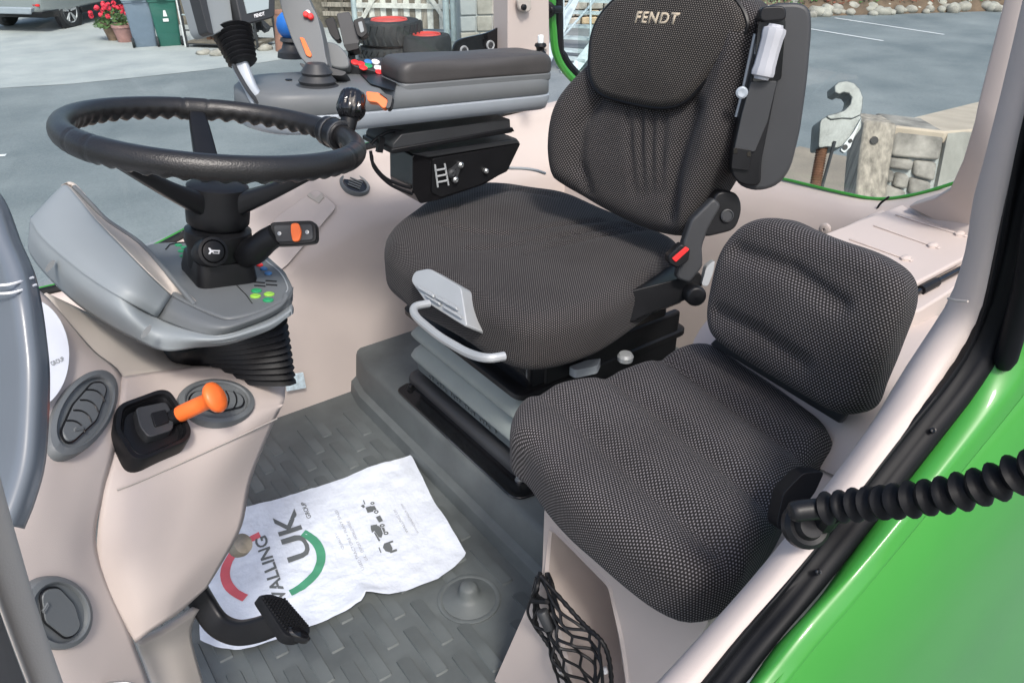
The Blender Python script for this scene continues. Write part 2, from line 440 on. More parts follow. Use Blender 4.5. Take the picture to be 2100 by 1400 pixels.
rwin = [V((1.66, .50, .60)), V((1.66, 1.93, .60)), V((1.60, 1.90, 1.75)), V((1.60, .55, 1.75))]
obj('rear_window', prism(rwin, (.004, 0, 0)), GLASS, rw)
pcr = X(1692, 470, 1.525)
obj('screw_cap', lathe([(.013, -.004), (.013, .004), (.010, .006), (.0035, .006), (.003, .001), (0, .001)], frame(pcr, (0, 1, 0), (-1, 0, .05)), 20), BEIGE, rw)
# panel joint running down the rear corner
obj('panel_joint', tube(spline([X(*q, 1.60) for q in [(1823, 404), (1805, 418), (1795, 436)]], 5), .0025, 6), BLACK, rw)

# rear side shelf with ribbed lid
def SH(px, py, off=0): return Z(px, py, .655+off)
sh = struct(obj('rear_shelf', prism(rpoly([SH(*q, -.01) for q in [(1640, 505), (1700, 478), (1800, 432), (1990, 372), (2040, 470), (1960, 590), (1880, 640), (1760, 640)]], .02, 4), (0, 0, -.25)), BEIGE, bevel=.008, bseg=3))
lid = rpoly([SH(*q) for q in [(1672, 497), (1880, 417), (2003, 463), (1975, 540), (1873, 594), (1842, 594)]], .012, 4)
lido = obj('lid', prism(lid, (0, 0, .012)), BEIGE, sh, bevel=.004, bseg=3)
for a, b in [((1743, 491), (1871, 536)), ((1792, 463), (1927, 510)), ((1837, 441), (1983, 486))]:
    p, q = SH(*a, .012), SH(*b, .012); d = (q-p).normalized(); s = V((0, 0, 1)).cross(d)*.004
    obj('rib', prism([p-s, q-s, q+s, p+s], (0, 0, .003)), BEIGE, lido, bevel=.0015)
    e = q.lerp(p, .1); obj('grip', lathe([(.008, 0), (.008, .004), (.004, .007), (0, .007)], Matrix.Translation(e) @ Matrix.Diagonal((1.6, 1, 1, 1)), 16), BEIGE, lido)
p, q = SH(1875, 602, -.004), SH(1978, 548, -.004)
obj('hinge_gap', tube([p, q], .006, 8), BLACKG, sh)
obj('hinge_pin', tube([p.lerp(q, .12), p.lerp(q, .42)], .009, 8), BLACK, sh)

# pillars
rp = struct(obj('rear_right_pillar', prism(rpoly([Y(*q, 1.88) for q in [(1041, 128), (1043, -420), (1122, -420), (1127, 136)]], .01, 3), (0, .07, 0)), BEIGE, bevel=.012, bseg=3))
obj('trim_joint', box(Y(1084, 104, 1.875), (.135, .006, .003)), BEIGE2, rp)
hk = rpoly([Y(*q, 1.872) for q in [(1056, -6), (1060, 22), (1078, 26), (1086, 18), (1084, -6)]], .012, 4)
obj('coat_hook_plate', prism(hk, (0, -.012, 0)), BEIGE2, rp, bevel=.004)
obj('hook_screw', lathe([(.008, 0), (.008, .008), (.005, .010), (0, .010)], frame(Y(1072, 15, 1.862), (1, 0, 0), (0, -1, 0)), 16), BLACK, rp)
obj('body_edge', tube(spline([Y(*q, 1.95) for q in [(1131, -420), (1132, 0), (1134, 60), (1141, 112), (1165, 152), (1215, 196)]], 6), .012, 8), GREEN, rp)
obj('window_rubber', tube(spline([Y(*q, 1.97) for q in [(1144, -420), (1146, 60), (1155, 115), (1180, 150), (1215, 180)]], 6), .014, 8), RUBBER, rp)
struct(obj('rear_left_pillar', loft([[X(*q, x_) for q in r] for x_, r in [(1.46, [(2130, -420), (2190, -420)]), (1.46, [(2067, 0), (2110, 0)]), (1.46, [(2014, 208), (2062, 230)]), (1.46, [(2007, 245), (2056, 262)]), (1.48, [(1985, 320), (2030, 340)]), (1.53, [(1958, 380), (2012, 420)]), (1.56, [(1925, 400), (2008, 450)]), (1.57, [(1870, 418), (2004, 485)])]], (0, 0), False), BEIGE, solid=.03, soff=0, bevel=.004))

# ------------------------------------------------------------------ door opening: beige trim, black seal, green frame, fender
def line(pts, y, n=46): return resample(spline([Y(px, py, y) for px, py in pts], 6), n, False)
L0 = [(1250, 1500), (1345, 1400), (1452, 1285), (1552, 1175), (1640, 1070), (1682, 1015), (1736, 940), (1800, 848), (1862, 745), (1918, 660), (1952, 600), (1980, 510), (1997, 403), (2037, 262), (2098, 0), (2160, -300)]
L1 = [(1330, 1500), (1416, 1396), (1510, 1280), (1600, 1170), (1690, 1055), (1760, 965), (1832, 873), (1900, 795), (1945, 735), (1985, 655), (2010, 560), (2060, 330), (2098, 185), (2145, 0), (2215, -300)]
L2 = [(1450, 1500), (1533, 1400), (1600, 1312), (1680, 1222), (1753, 1133), (1850, 1010), (1966, 862), (2015, 795), (2070, 700), (2110, 560), (2150, 330), (2195, 100), (2240, -300)]
L4 = [(1520, 1500), (1614, 1398), (1720, 1270), (1832, 1141), (2005, 932), (2100, 815), (2190, 700), (2260, 560), (2330, 300), (2400, -300)]
def ribbon(A, B, prof, n, flip=1):
    rows = []
    for i in range(len(A)):
        a, b = A[i], B[i]; t = (A[min(i+1, len(A)-1)]-A[max(i-1, 0)]).normalized(); nn = t.cross(b-a).normalized()*flip
        rows.append([a.lerp(b, u)+nn*h for u, h in prof])
    return loft(rows, (0, 0), False)
a0, a1, a2, a4 = line(L0, .312), line(L1, .278), line(L2, .245), line(L4, .220)
sgn = 1 if (a0[11]-a0[10]).cross(a1[10]-a0[10]).dot(CAM-a0[10]) > 0 else -1
df = struct(obj('door_frame', ribbon(a0, a1, [(-.16, -.022), (-.08, -.008), (0, 0), (.25, .004), (.5, .008), (.75, .006), (.93, .002), (1.0, -.003), (1.015, -.012)], 46, sgn), BEIGE, sharp=60))
obj('inner_trim', loft([[p+V((0, .002, -.008)), p+V((.004, .008, -.030)), p+V((.008, .016, -.07)), p+V((.012, .03, -.16))] for p in a0[:26]], (0, 0), False), BEIGE, df, sharp=180)
obj('door_seal', ribbon(a1, a2, [(0, -.013), (.05, -.009), (.10, -.008), (.15, -.010), (.20, -.002), (.26, .003), (.32, .0025), (.37, -.003), (.42, -.005), (.50, -.003), (.58, -.0032), (.62, -.0015), (.80, .0005), (.92, -.001), (1.0, -.004), (1.04, -.012)], 46, sgn), SEAL, df, sharp=75)
obj('green_frame', ribbon(a2, a4, [(-.02, -.014), (.0, -.004), (.12, .004), (.30, .008), (.42, .009), (.6, .006), (.9, .001), (1.0, -.002), (1.02, -.008)], 46, sgn), GREEN, df, sharp=75)
out = [p+V((.01, -.02, -.02)) for p in a4]
a5 = [p+V((.10, -.035, -.12)) for p in a4]; a6 = [p+V((.60, -.03, -.80)) for p in a4]
pr = []
for p, q, s in zip(a4, a5, a6): pr.append([p+V((0, .006, .004)), p+V((.006, -.004, -.008)), p.lerp(q, .35)+V((0, -.006, 0)), q, q.lerp(s, .3), s])
obj('fender_panel', loft(pr, (0, 0), False), GREEN, df, sharp=50)
for f_, k in ((.28, 15), (.80, 29)):
    pass
for q in [(1679, 1172), (1914, 882)]:
    pc = Y(*q, .254)
    obj('drain_hole', lathe([(.0028, -.004), (.0028, .0055), (.0018, .006), (0, .005)], frame(pc, (1, 0, 0), (CAM-pc)), 12), BLACKG, df)
tj = Y(1968, 632, .318)
obj('trim_joint', tube([Y(1944, 612, .300), Y(1960, 616, .288), Y(1985, 618, .276)], .0012, 6), BEIGE2, df)
# end of the closed-up door rubber hanging beside the pillar
for ln in ([(2160, 250), (2128, 450), (2100, 600), (2058, 752)], [(2200, 250), (2170, 450), (2140, 600), (2094, 748)]):
    obj('seal_lobe', tube(spline([Y(*q, .240) for q in ln], 8), lambda t: .0105 if t < .97 else .007, 12), SEAL, df, sharp=60)

# front door pillar, bottom left
_a, _b = line([(165, 1500), (130, 1400), (75, 1240), (0, 975), (-40, 800)], .335, 20), line([(110, 1500), (68, 1400), (0, 1215), (-60, 1040), (-100, 880)], .330, 20)
AS = 1 if (_a[11]-_a[10]).cross(_b[10]-_a[10]).dot(CAM-_a[10]) > 0 else -1
ap = struct(obj('front_pillar', ribbon(line([(165, 1500), (130, 1400), (75, 1240), (0, 975), (-40, 800)], .335, 20), line([(110, 1500), (68, 1400), (0, 1215), (-60, 1040), (-100, 880)], .330, 20), [(-.10, -.006), (0, 0), (.3, .0015), (.7, .0018), (1, 0), (1.08, -.004)], 20, AS), BEIGE2, sharp=70))
obj('door_seal', ribbon(line([(110, 1500), (68, 1400), (0, 1215), (-60, 1040), (-100, 880)], .330, 20), line([(20, 1500), (-20, 1400), (-80, 1240), (-140, 1040), (-200, 880)], .25, 20), [(0, -.003), (.3, .001), (.6, .0005), (1, 0)], 20, AS), RUBBER, ap, sharp=70)

# ------------------------------------------------------------------ front console under the dashboard
con = struct(obj('front_console', patch([
    [(250, 772, 1.05), (330, 760, 1.10), (430, 750, 1.15), (530, 768, 1.20), (586, 782, 1.24)],
    [(247, 820, 1.01), (330, 815, 1.06), (430, 800, 1.12), (520, 800, 1.17), (585, 805, 1.22)],
    [(240, 900, .975), (320, 880, 1.01), (420, 850, 1.08), (510, 830, 1.14), (582, 825, 1.20)],
    [(213, 1008, .945), (300, 973, .975), (400, 928, 1.04), (500, 882, 1.11), (570, 848, 1.185)],
    [(198, 1120, .94), (285, 1090, .96), (375, 1045, 1.02), (455, 1000, 1.09), (518, 975, 1.17)],
    [(208, 1200, .95), (280, 1180, .96), (350, 1150, 1.00), (420, 1110, 1.06), (496, 1078, 1.14)],
    [(248, 1268, .97), (295, 1245, .975), (345, 1215, 1.00), (395, 1180, 1.04), (452, 1160, 1.11)],
    [(278, 1318, .99), (306, 1296, .995), (338, 1275, 1.01), (370, 1254, 1.04), (424, 1205, 1.09)]]), BEIGE, sharp=180, solid=.02, soff=-1))
obj('console_seam', tube(spline([D(*q) for q in [(240, 1004, .950), (300, 981, .973), (400, 936, 1.037), (500, 890, 1.107), (568, 858, 1.182)]], 6), .0012, 5), BEIGE2, con)
shroud = obj('pillar_shroud', patch([
    [(-40, 560, .97), (30, 575, .99), (75, 592, 1.02), (100, 612, 1.04)],
    [(-40, 690, .90), (60, 690, .95), (130, 690, 1.01), (190, 715, 1.07)],
    [(-40, 780, .86), (70, 780, .91), (165, 775, .985), (252, 775, 1.05)],
    [(-40, 900, .82), (70, 900, .86), (160, 900, .92), (240, 900, .975)],
    [(-20, 1020, .80), (70, 1020, .84), (145, 1015, .89), (213, 1010, .945)],
    [(10, 1150, .80), (80, 1150, .84), (145, 1150, .885), (199, 1130, .94)],
    [(50, 1300, .82), (120, 1300, .86), (190, 1300, .915), (270, 1305, .985)],
    [(90, 1460, .85), (160, 1460, .89), (240, 1460, .95), (330, 1460, 1.04)]]), BEIGE, con, sharp=180, solid=.015, soff=-1)
obj('column_cowl', patch([
    [(95, 600, 1.06), (180, 640, 1.14), (290, 695, 1.17), (400, 735, 1.22)],
    [(150, 690, 1.07), (215, 700, 1.11), (300, 725, 1.14), (400, 745, 1.19)],
    [(245, 778, 1.055), (300, 770, 1.085), (360, 762, 1.12), (432, 752, 1.155)]]), BEIGE2, con, sharp=180, solid=.015)
obj('toe_board', patch([
    [(275, 1310, 1.05), (330, 1285, 1.10), (400, 1240, 1.16)],
    [(290, 1350, 1.09), (340, 1335, 1.13), (380, 1300, 1.18)],
    [(330, 1460, 1.12), (380, 1460, 1.15), (410, 1420, 1.20)]]), BEIGE2, con, sharp=180, solid=.01)
# ================================================================== PASSENGER SEAT AND ITS CABINET
cab = thing('seat_cabinet', 'beige plastic cabinet with an open storage bin under the small folding seat', 'cabinet', (.75, .55, 0))
F1, F2 = V((.572, .703, .45)), V((.515, .755, 0))
FN = (F2-F1).cross(V((0.10, -1, 0))).normalized()
if FN.x > 0: FN = -FN
def CF(px, py, off=0): return PL(px, py, F1, FN)+FN*off
MF = frame(CF(1200, 1250), (0, -1, 0), FN); MFi = MF.inverted()
def FP(pts, r): return [V(((MFi @ p).x, (MFi @ p).y, 0)) for p in rpoly([CF(*q) for q in pts], r, 4)]
o2 = FP([(1117, 1030), (1112, 1175), (1012, 1400), (975, 1490), (1330, 1560), (1420, 1330), (1460, 1262), (1380, 1240), (1250, 1140)], .012)
i2 = FP([(1132, 1086), (1124, 1190), (1160, 1330), (1200, 1470), (1290, 1500), (1283, 1400), (1268, 1300), (1248, 1204)], .008)
c2_ = sum(i2, V())/len(i2)
outer = [MF @ p for p in polar(o2, c2_, 140)]; inner = [MF @ p for p in polar(i2, c2_, 140)]
c_in = MF @ c2_
lip = [p+(p-c_in).normalized()*.010 for p in inner]
body = loft([[p+V((.42, 0, 0)) for p in outer], outer, lip, [p+FN*.004 for p in [q.lerp(l, .6) for q, l in zip(inner, lip)]], inner, [p-FN*.16 for p in inner]], (True, True))
obj('cabinet_body', body, BEIGE, cab, sharp=40)
top = [V((.64, .40, .47)), V((.62, .70, .47)), V((1.02, .78, .50)), V((1.10, .36, .56))]
obj('cabinet_top', prism(rpoly(top, .03, 4), (0, 0, -.05)), BEIGE, cab, bevel=.012, bseg=3)
# trim filling between cabinet, rear shelf and door frame
obj('side_trim', loft([[V((.86, .40, .50)), V((.93, .62, .52)), V((.95, .80, .50))], [V((.96, .385, .60)), V((1.0, .62, .60)), V((1.02, .80, .58))], [V((1.06, .40, .64)), V((1.08, .62, .62)), V((1.10, .80, .60))], [V((1.3, .40, .62)), V((1.3, .62, .60)), V((1.3, .80, .58))]], (0, 0), False), BEIGE, cab, sharp=180, sub=2)

ps = thing('passenger_seat', 'small folding seat with dotted black cloth cushion and backrest beside the door', 'seat', (.7, .56, .47))
PZ = .572
pc_px = [(1045, 875), (1052, 835), (1075, 807), (1125, 787), (1200, 770), (1280, 750), (1350, 726), (1420, 703), (1468, 705), (1530, 742), (1600, 785), (1658, 828), (1696, 860), (1712, 888), (1712, 915), (1696, 944), (1662, 980), (1628, 1026), (1602, 1080), (1563, 1137), (1533, 1185), (1512, 1225), (1478, 1252), (1440, 1264), (1395, 1262), (1340, 1235), (1280, 1187), (1215, 1127), (1165, 1077), (1120, 1022), (1080, 955), (1055, 915)]
o_ = Z(1390, 960, PZ)
Mc = Matrix.Translation(o_)
pol = spline([(q-o_) for q in silhouette(pc_px, PZ-.012, PZ-.078)], 4, True)
pol = [(p.x, p.y) for p in pol]
def ph(x, y):
    X_, Y_ = x+o_.x, y+o_.y; h = 0
    for xa, k in ((.619, .10), (.733, .12), (.850, .10)):
        c = xa+k*(Y_-.58); dd = X_-c
        h += -.015*gauss(dd, .018)+.003*gauss(dd-.055, .035)
    h += .010*sstep(.60, .50, X_)-.012*sstep(.54, .44, X_)
    h -= .006*gauss(Y_-.58, .11)
    return h
cushion('seat_cushion', pol, Mc, .10, .038, FABS, ps, ph, er2=.02, dome=.006)
obj('seat_pan', prism(rpoly([V((.56, .42, .474)), V((.60, .74, .474)), V((.93, .72, .474)), V((.93, .44, .474))], .03, 4), (0, 0, .03)), BLACK, ps, bevel=.004)
pb0 = V((.905, .556, .613)); tl = R(17)
pn = V((-math.cos(tl), 0, math.sin(tl))); pu = V((0, -1, 0))
Mb = frame(pb0, pu, pn); Mbi = Mb.inverted()
pb_px = [(1556, 447), (1603, 449), (1653, 471), (1703, 491), (1771, 514), (1821, 541), (1847, 568), (1855, 600), (1849, 640), (1830, 692), (1811, 742), (1791, 790), (1778, 826), (1762, 844), (1735, 851), (1704, 844), (1636, 806), (1569, 766), (1502, 724), (1464, 694), (1451, 669), (1449, 635), (1458, 588), (1475, 524), (1492, 491), (1519, 462)]
pbl = spline([(Mbi @ PL(*q, pb0, pn)) for q in pb_px], 5, True)
def gl(a): return [(Mbi @ PL(*q, pb0, pn)) for q in a]
gA, gB = gl([(1525, 516), (1636, 553), (1740, 625)]), gl([(1485, 640), (1569, 680), (1665, 745)])
def dseg(x, y, pts):
    p = V((x, y, 0)); return min(((p-(V((a.x, a.y, 0)).lerp(V((b.x, b.y, 0)), max(0, min(1, (p-V((a.x, a.y, 0))).dot(V((b.x-a.x, b.y-a.y, 0)))/((b-a).xy.length_squared)))))).length) for a, b in zip(pts, pts[1:]))
def pbh(x, y): return -.012*gauss(dseg(x, y, gA), .014)-.010*gauss(dseg(x, y, gB), .013)+.006*gauss(y-.11, .05)
Mbs = Mb @ Matrix.Translation((0, 0, .018))
cushion('backrest', [(p.x, p.y) for p in pbl], Mbs, .075, .030, FABS, ps, pbh, er2=.02, dome=.008)
hg = [Z(1455, 705, .575), Z(1720, 868, .575), Z(1735, 850, .60), Z(1470, 690, .60)]
obj('hinge_bracket', prism(hg, V((.012, 0, -.005))), DGREY, ps, bevel=.003)
bk = rpoly([D(*q, .905) for q in [(1648, 968), (1692, 966), (1672, 1010), (1640, 1050), (1600, 1090), (1592, 1075), (1606, 1010)]], .006, 3)
obj('side_bracket', prism(bk, FW*.035), BLACK, ps, bevel=.004, bseg=3)

# cargo net hung over the bin opening
net = thing('storage_net', 'black knotted cord net hanging over the cabinet bin', 'net', CF(1180, 1300))
def NP(u, v, off):                                      # u across 0..1, v down 0..1 over the opening
    tl_, tr_ = (1120, 1172), (1180, 1215); bl_, br_ = (1190, 1420), (1275, 1410)
    le = [(1119, 1172), (1113, 1262), (1150, 1330), (1195, 1425)]; re = [(1124, 1172), (1205, 1262), (1258, 1320), (1272, 1425)]
    def at(l, t): s = spline([V((*p, 0)) for p in l], 8); i = t*(len(s)-1); j = min(int(i), len(s)-2); return s[j].lerp(s[j+1], i-j)
    a, b = at(le, v), at(re, v); p = a.lerp(b, u)
    return CF(p.x, p.y, off)
nu, nv = 5, 9
knots = {}
for i in range(nu+1):
    for j in range(nv+1):
        knots[i, j] = NP(min(1, max(0, (i+(.5 if j % 2 else 0)-(.25))/nu)), j/nv, .010+.012*math.sin(i*1.3+j)+.018*math.sin(j/nv*3.0))
for i in range(nu+1):
    pts = [knots[i, j] for j in range(nv+1)]
    obj('cord', tube(spline(pts, 5), .0024, 6), RUBBER, net)
for i in range(nu):
    pts = [knots[i+(1 if j % 2 == 0 else 0), j] for j in range(nv+1)]
    obj('cord', tube(spline(pts, 5), .0024, 6), RUBBER, net)
for l, u in ((0, 0), (1, 1)):
    obj('edge_cord', tube(spline([NP(u, j/12, .016) for j in range(13)], 5), lambda t: .0036+.0006*math.sin(t*260), 8), RUBBER, net)
kt = NP(.4, .22, .03)
obj('cord_lock', tube([kt, kt+V((.004, -.018, -.028))], .010, 10), DGREY, net, bevel=.003)
obj('gather', tube(spline([CF(1117, 1168, .01), CF(1128, 1190, .03), CF(1112, 1215, .02), CF(1150, 1215, .03), CF(1122, 1212, .034)], 6), .004, 8), RUBBER, net)
for q in [(1168, 1364), (1258, 1354)]:
    obj('end_clip', tube([CF(*q, .02), CF(q[0]+3, q[1]+12, .02)], .004, 8), WHITE, net, bevel=.001)

# ================================================================== DRIVER'S SEAT
ds = thing('driver_seat', 'large black dotted cloth driver seat with headrest on a bellows suspension', 'seat', (.95, 1.15, .12))
DZ = .60
dc_px = [(786, 503), (790, 484), (808, 464), (838, 442), (879, 414), (922, 394), (975, 384), (1030, 384), (1090, 392), (1160, 402), (1250, 430), (1330, 465), (1392, 492), (1396, 515), (1376, 565), (1345, 612), (1300, 655), (1238, 698), (1171, 724), (1103, 737), (1062, 733), (1018, 717), (985, 699), (950, 676), (900, 648), (850, 620), (822, 592), (803, 560), (790, 530)]
do = Z(1085, 545, DZ)
dpol = [(p.x, p.y) for p in spline([(q-do) for q in silhouette(dc_px, DZ-.012, DZ-.080)], 4, True)]
def zl(pts, z): return [V((*(Z(*q, z)-do).xy, 0)) for q in pts]
gs = [zl([(905, 472), (960, 482), (1040, 486), (1130, 470), (1230, 455)], DZ), zl([(960, 515), (1020, 514), (1100, 502), (1200, 480), (1290, 462)], DZ), zl([(1080, 526), (1160, 505), (1240, 486), (1310, 470)], DZ)]
gb = zl([(905, 470), (930, 442), (985, 412), (1060, 400), (1140, 412)], DZ)
def dh(x, y):
    h = -.007*sum(gauss(dseg(x, y, g), .008) for g in gs)-.006*gauss(dseg(x, y, gb), .006)
    X_, Y_ = x+do.x, y+do.y
    h += .022*sstep(.95, .80, Y_)*sstep(.62, .72, X_)+.012*sstep(1.28, 1.42, Y_)-.012*sstep(.72, .60, X_)
    return h
cushion('seat_cushion', dpol, Matrix.Translation(do), .115, .042, FABD, ds, dh, er2=.03, dome=.01)
# backrest
a_, b_ = R(13), R(12)
dp0 = V((1.049, 1.076, .68))
dn = V((-math.cos(a_)*math.cos(b_), -math.cos(a_)*math.sin(b_), math.sin(a_))); du = V((math.sin(b_), -math.cos(b_), 0))
Md = frame(dp0, du, dn); Mdi = Md.inverted()
def BL(pts): return [Mdi @ PL(*q, dp0, dn) for q in pts]
db_px = [(1134, 376), (1120, 355), (1114, 302), (1120, 242), (1137, 198), (1167, 158), (1201, 118), (1220, 80), (1234, 40), (1262, 0), (1310, -30), (1390, -44), (1470, -36), (1525, -10), (1555, 30), (1554, 70), (1536, 130), (1516, 200), (1507, 269), (1488, 329), (1464, 372), (1438, 415), (1418, 455), (1395, 484), (1350, 484), (1290, 466), (1210, 426)]
gR, gL = BL([(1432, 222), (1400, 300), (1385, 360), (1376, 440)]), BL([(1232, 200), (1190, 260), (1185, 330), (1200, 390)])
gp = [BL([(1288+k*25, 216), (1290+k*22, 300), (1300+k*18, 400)]) for k in range(4)]
def bh(x, y):
    h = -.018*gauss(dseg(x, y, gR), .014)-.014*gauss(dseg(x, y, gL), .012)
    h += .030*sstep(.09, .17, x)+.022*sstep(-.11, -.18, x)
    h -= .0075*sum(gauss(dseg(x, y, g), .007) for g in gp)*sstep(.33, .25, y)
    h -= .03*sstep(.10, .0, y)*gauss(x, .2)*.3
    return h
cushion('backrest', [(p.x, p.y) for p in spline(BL(db_px), 4, True)], Md, .12, .045, FABD, ds, bh, er2=.03, dome=.0)
hr_px = [(1218, 111), (1218, 151), (1228, 181), (1251, 199), (1301, 213), (1352, 222), (1388, 220), (1412, 210), (1432, 192), (1463, 158), (1503, 114), (1530, 77), (1539, 50), (1524, 14), (1492, -16), (1430, -38), (1340, -34), (1280, -6), (1242, 32), (1224, 70)]
hb = cushion('headrest', [(p.x, p.y) for p in spline(BL(hr_px), 5, True)], Md @ Matrix.Translation((0, 0, .028)), .05, .020, FABH, ds, None, er2=.01, dome=.012)
obj('piping', tube([Md @ V((p.x, p.y, .013)) for p in resample([V((q.x*1.004, q.y, 0)) for q in spline(BL(hr_px), 5, True)], 120)], .004, 6, True), BLACK, hb)
tx = text_gen('FENDT', .034, 1.12, .10, .0010)
ta, tb = BL([(1322, 42)])[0], BL([(1411, 46)])[0]
sc = (tb-ta).length/(max(v.x for v in tx[0])-min(v.x for v in tx[0])); ang = math.atan2((tb-ta).y, (tb-ta).x)
Mt = Md @ Matrix.Translation((*((ta+tb)/2).xy, .0455)) @ Matrix.Rotation(ang, 4, 'Z') @ Matrix.Diagonal((sc, sc*1.0, 1, 1))
_t = BVHTree.FromPolygons([v.co for v in hb.data.vertices], [tuple(p.vertices) for p in hb.data.polygons])
tv = ([(_t.ray_cast(p+dn*.1, -dn)[0] or p)+dn*.0006 for p in xf(tx, Mt)[0]], tx[1]); EMB = mat('embroidery', (.42, .36, .27), .8, var=.2, vscale=200, bump=.3, bscale=900)
obj('lettering', tv, EMB, hb, sharp=180, solid=.002, soff=1)

# left armrest folded up beside the backrest
ar0 = Md @ V((.215, .20, .02)); an = (dn*.8+V((0, -.6, 0))).normalized()
ar = obj('armrest', prism(rpoly([PL(*q, ar0, an) for q in [(1572, 8), (1640, 4), (1664, 18), (1666, 60), (1656, 170), (1642, 270), (1622, 350), (1594, 384), (1550, 394), (1512, 380), (1502, 345), (1510, 290), (1530, 210), (1548, 110)]], .02, 4), -an*.07), DGREY, ds, bevel=.014, bseg=4)
obj('side_shell', prism(rpoly([PL(*q, ar0+an*.012, an) for q in [(1562, 14), (1604, 12), (1612, 26), (1604, 120), (1580, 240), (1562, 330), (1560, 382), (1520, 380), (1500, 360), (1502, 310), (1520, 230), (1536, 168), (1552, 100)]], .012, 4), -an*.05), BLACK, ar, bevel=.008, bseg=3)
obj('inset_panel', prism(rpoly([PL(*q, ar0+an*.016, an) for q in [(1540, 168), (1594, 166), (1574, 250), (1548, 312), (1506, 306), (1522, 232)]], .004, 3), -an*.02), DGREY, ar, bevel=.003)
obj('end_cap', prism(rpoly([PL(*q, ar0+an*.018, an) for q in [(1504, 302), (1542, 308), (1536, 350), (1500, 346)]], .003, 3), -an*.02), BLACK, ar, bevel=.003)
for q in [(1508, 310), (1536, 316)]:
    obj('clip_slot', box((0, 0, 0), (.006, .008, .002), frame(PL(*q, ar0+an*.0185, an), (1, 0, 0), an)), BLACKG, ar)
ra, rb_ = PL(1590, 56, ar0+an*.020, an), PL(1562, 158, ar0+an*.020, an)
L_ = (rb_-ra).length; Mr = frame(ra, an, rb_-ra)
obj('adjuster_roller', lathe([(.012, -.004), (.013, 0), (.0185, .002), (.0195, .008), (.018, .018), (.0175, L_*.5), (.018, L_-.018), (.0195, L_-.008), (.0185, L_-.002), (.013, L_), (.012, L_+.004)], Mr, 10), mat('pale_roller', (.42, .43, .46), .4, var=.03), ar, sharp=25)
obj('roller_well', prism(rpoly([PL(*q, ar0+an*.0135, an) for q in [(1556, 42), (1612, 40), (1602, 165), (1544, 170)]], .006, 3), -an*.02), BLACKG, ar)
obj('top_cap', prism(rpoly([PL(*q, ar0+an*.028, an) for q in [(1562, 14), (1606, 12), (1613, 22), (1612, 42), (1562, 46), (1557, 34)]], .008, 4), -an*.04), BLACK, ar, bevel=.006, bseg=3)
obj('trim_strip', tube(spline([PL(*q, ar0-an*.03, an) for q in [(1549, 70), (1540, 110), (1523, 190), (1510, 240)]], 5), .0035, 8), ALU, ar)
obj('badge', lathe([(.010, 0), (.010, .004), (.007, .006), (0, .005)], frame(PL(1521, 190, ar0+an*.012, an), (0, 0, 1), an), 20), SILVER, ar)
# recliner hinge and mechanism on the near side
h0 = Md @ V((.175, .02, .03)); hn = V((-.55, -.8, .25)).normalized()
def HP(px, py, off=0): return PL(px, py, h0, hn)+hn*off
obj('recliner_cover', prism(rpoly([HP(*q) for q in [(1470, 392), (1506, 392), (1520, 410), (1521, 438), (1508, 472), (1476, 480), (1440, 488), (1450, 440)]], .014, 4), -hn*.05), BLACK, ds, bevel=.006, bseg=3)
obj('recliner_arm', prism(rpoly([HP(*q, .008) for q in [(1462, 404), (1478, 420), (1450, 470), (1438, 505), (1440, 545), (1412, 580), (1385, 570), (1398, 500), (1415, 450)]], .008, 4), -hn*.03), DGREY, ds, bevel=.005, bseg=3)
dm = HP(1490, 442, .003)
obj('cover_emblem', lathe([(.012, -.002), (.012, .002), (.010, .003), (.009, .001), (0, .001)], frame(dm, (0, 0, 1), hn), 24), DGREY, ds)
obj('lower_frame', prism(rpoly([HP(*q, -.02) for q in [(1280, 605), (1400, 575), (1440, 560), (1450, 585), (1425, 615), (1330, 650), (1250, 690), (1180, 738), (1170, 718)]], .008, 3), -hn*.12), BLACK, ds, bevel=.004)
obj('pivot_knob', lathe([(.020, -.02), (.020, .008), (.016, .014), (0, .016)], frame(HP(1425, 605, .0), (0, 0, 1), hn), 20), BLACK, ds, bevel=.002)
obj('recliner_lever', prism(rpoly([HP(*q, -.01) for q in [(1452, 548), (1470, 535), (1466, 560), (1455, 590), (1441, 588)]], .006, 3), -hn*.02), ALU, ds, bevel=.003)
bkl = prism(rpoly([HP(*q, .03) for q in [(1362, 520), (1390, 494), (1408, 506), (1404, 530), (1382, 545), (1364, 535)]], .005, 3), -hn*.03)
bo = obj('belt_buckle', bkl, BLACK, ds, bevel=.003)
obj('release_button', prism(rpoly([HP(*q, .032) for q in [(1370, 524), (1398, 500), (1406, 506), (1378, 532)]], .002, 2), -hn*.01), RED, bo, bevel=.001)
# suspension: black top plate, pale bellows, plinth
def rr(x0, x1, y0, y1, z, r=.03): return rpoly([V((x0, y0, z)), V((x1, y0, z)), V((x1, y1, z)), V((x0, y1, z))], r, 5)
BELL = mat('bellows_cloth', (.25, .28, .265), .55, var=.08, vscale=10)
BELLD = mat('bellows_dark', (.10, .12, .125), .6, var=.1, vscale=10)
def tier(x0, x1, y0, y1, lv): return loft([rr(x0+d, x1-d, y0+d, y1-d, z) for z, d in lv])
obj('bellows', tier(.80, 1.27, 1.075, 1.555, [(.330, .045), (.318, .036), (.285, .008), (.272, .0), (.264, .004), (.262, .03)]), BELL, ds, sharp=60)
obj('bellows', tier(.797, 1.27, 1.07, 1.558, [(.263, .05), (.255, .034), (.222, .006), (.208, .0), (.200, .004), (.199, .03)]), BELL, ds, sharp=60)
obj('plinth', tier(.802, 1.27, 1.08, 1.55, [(.203, .02), (.200, .004), (.172, .006), (.168, .014)]), BELLD, ds, sharp=50)
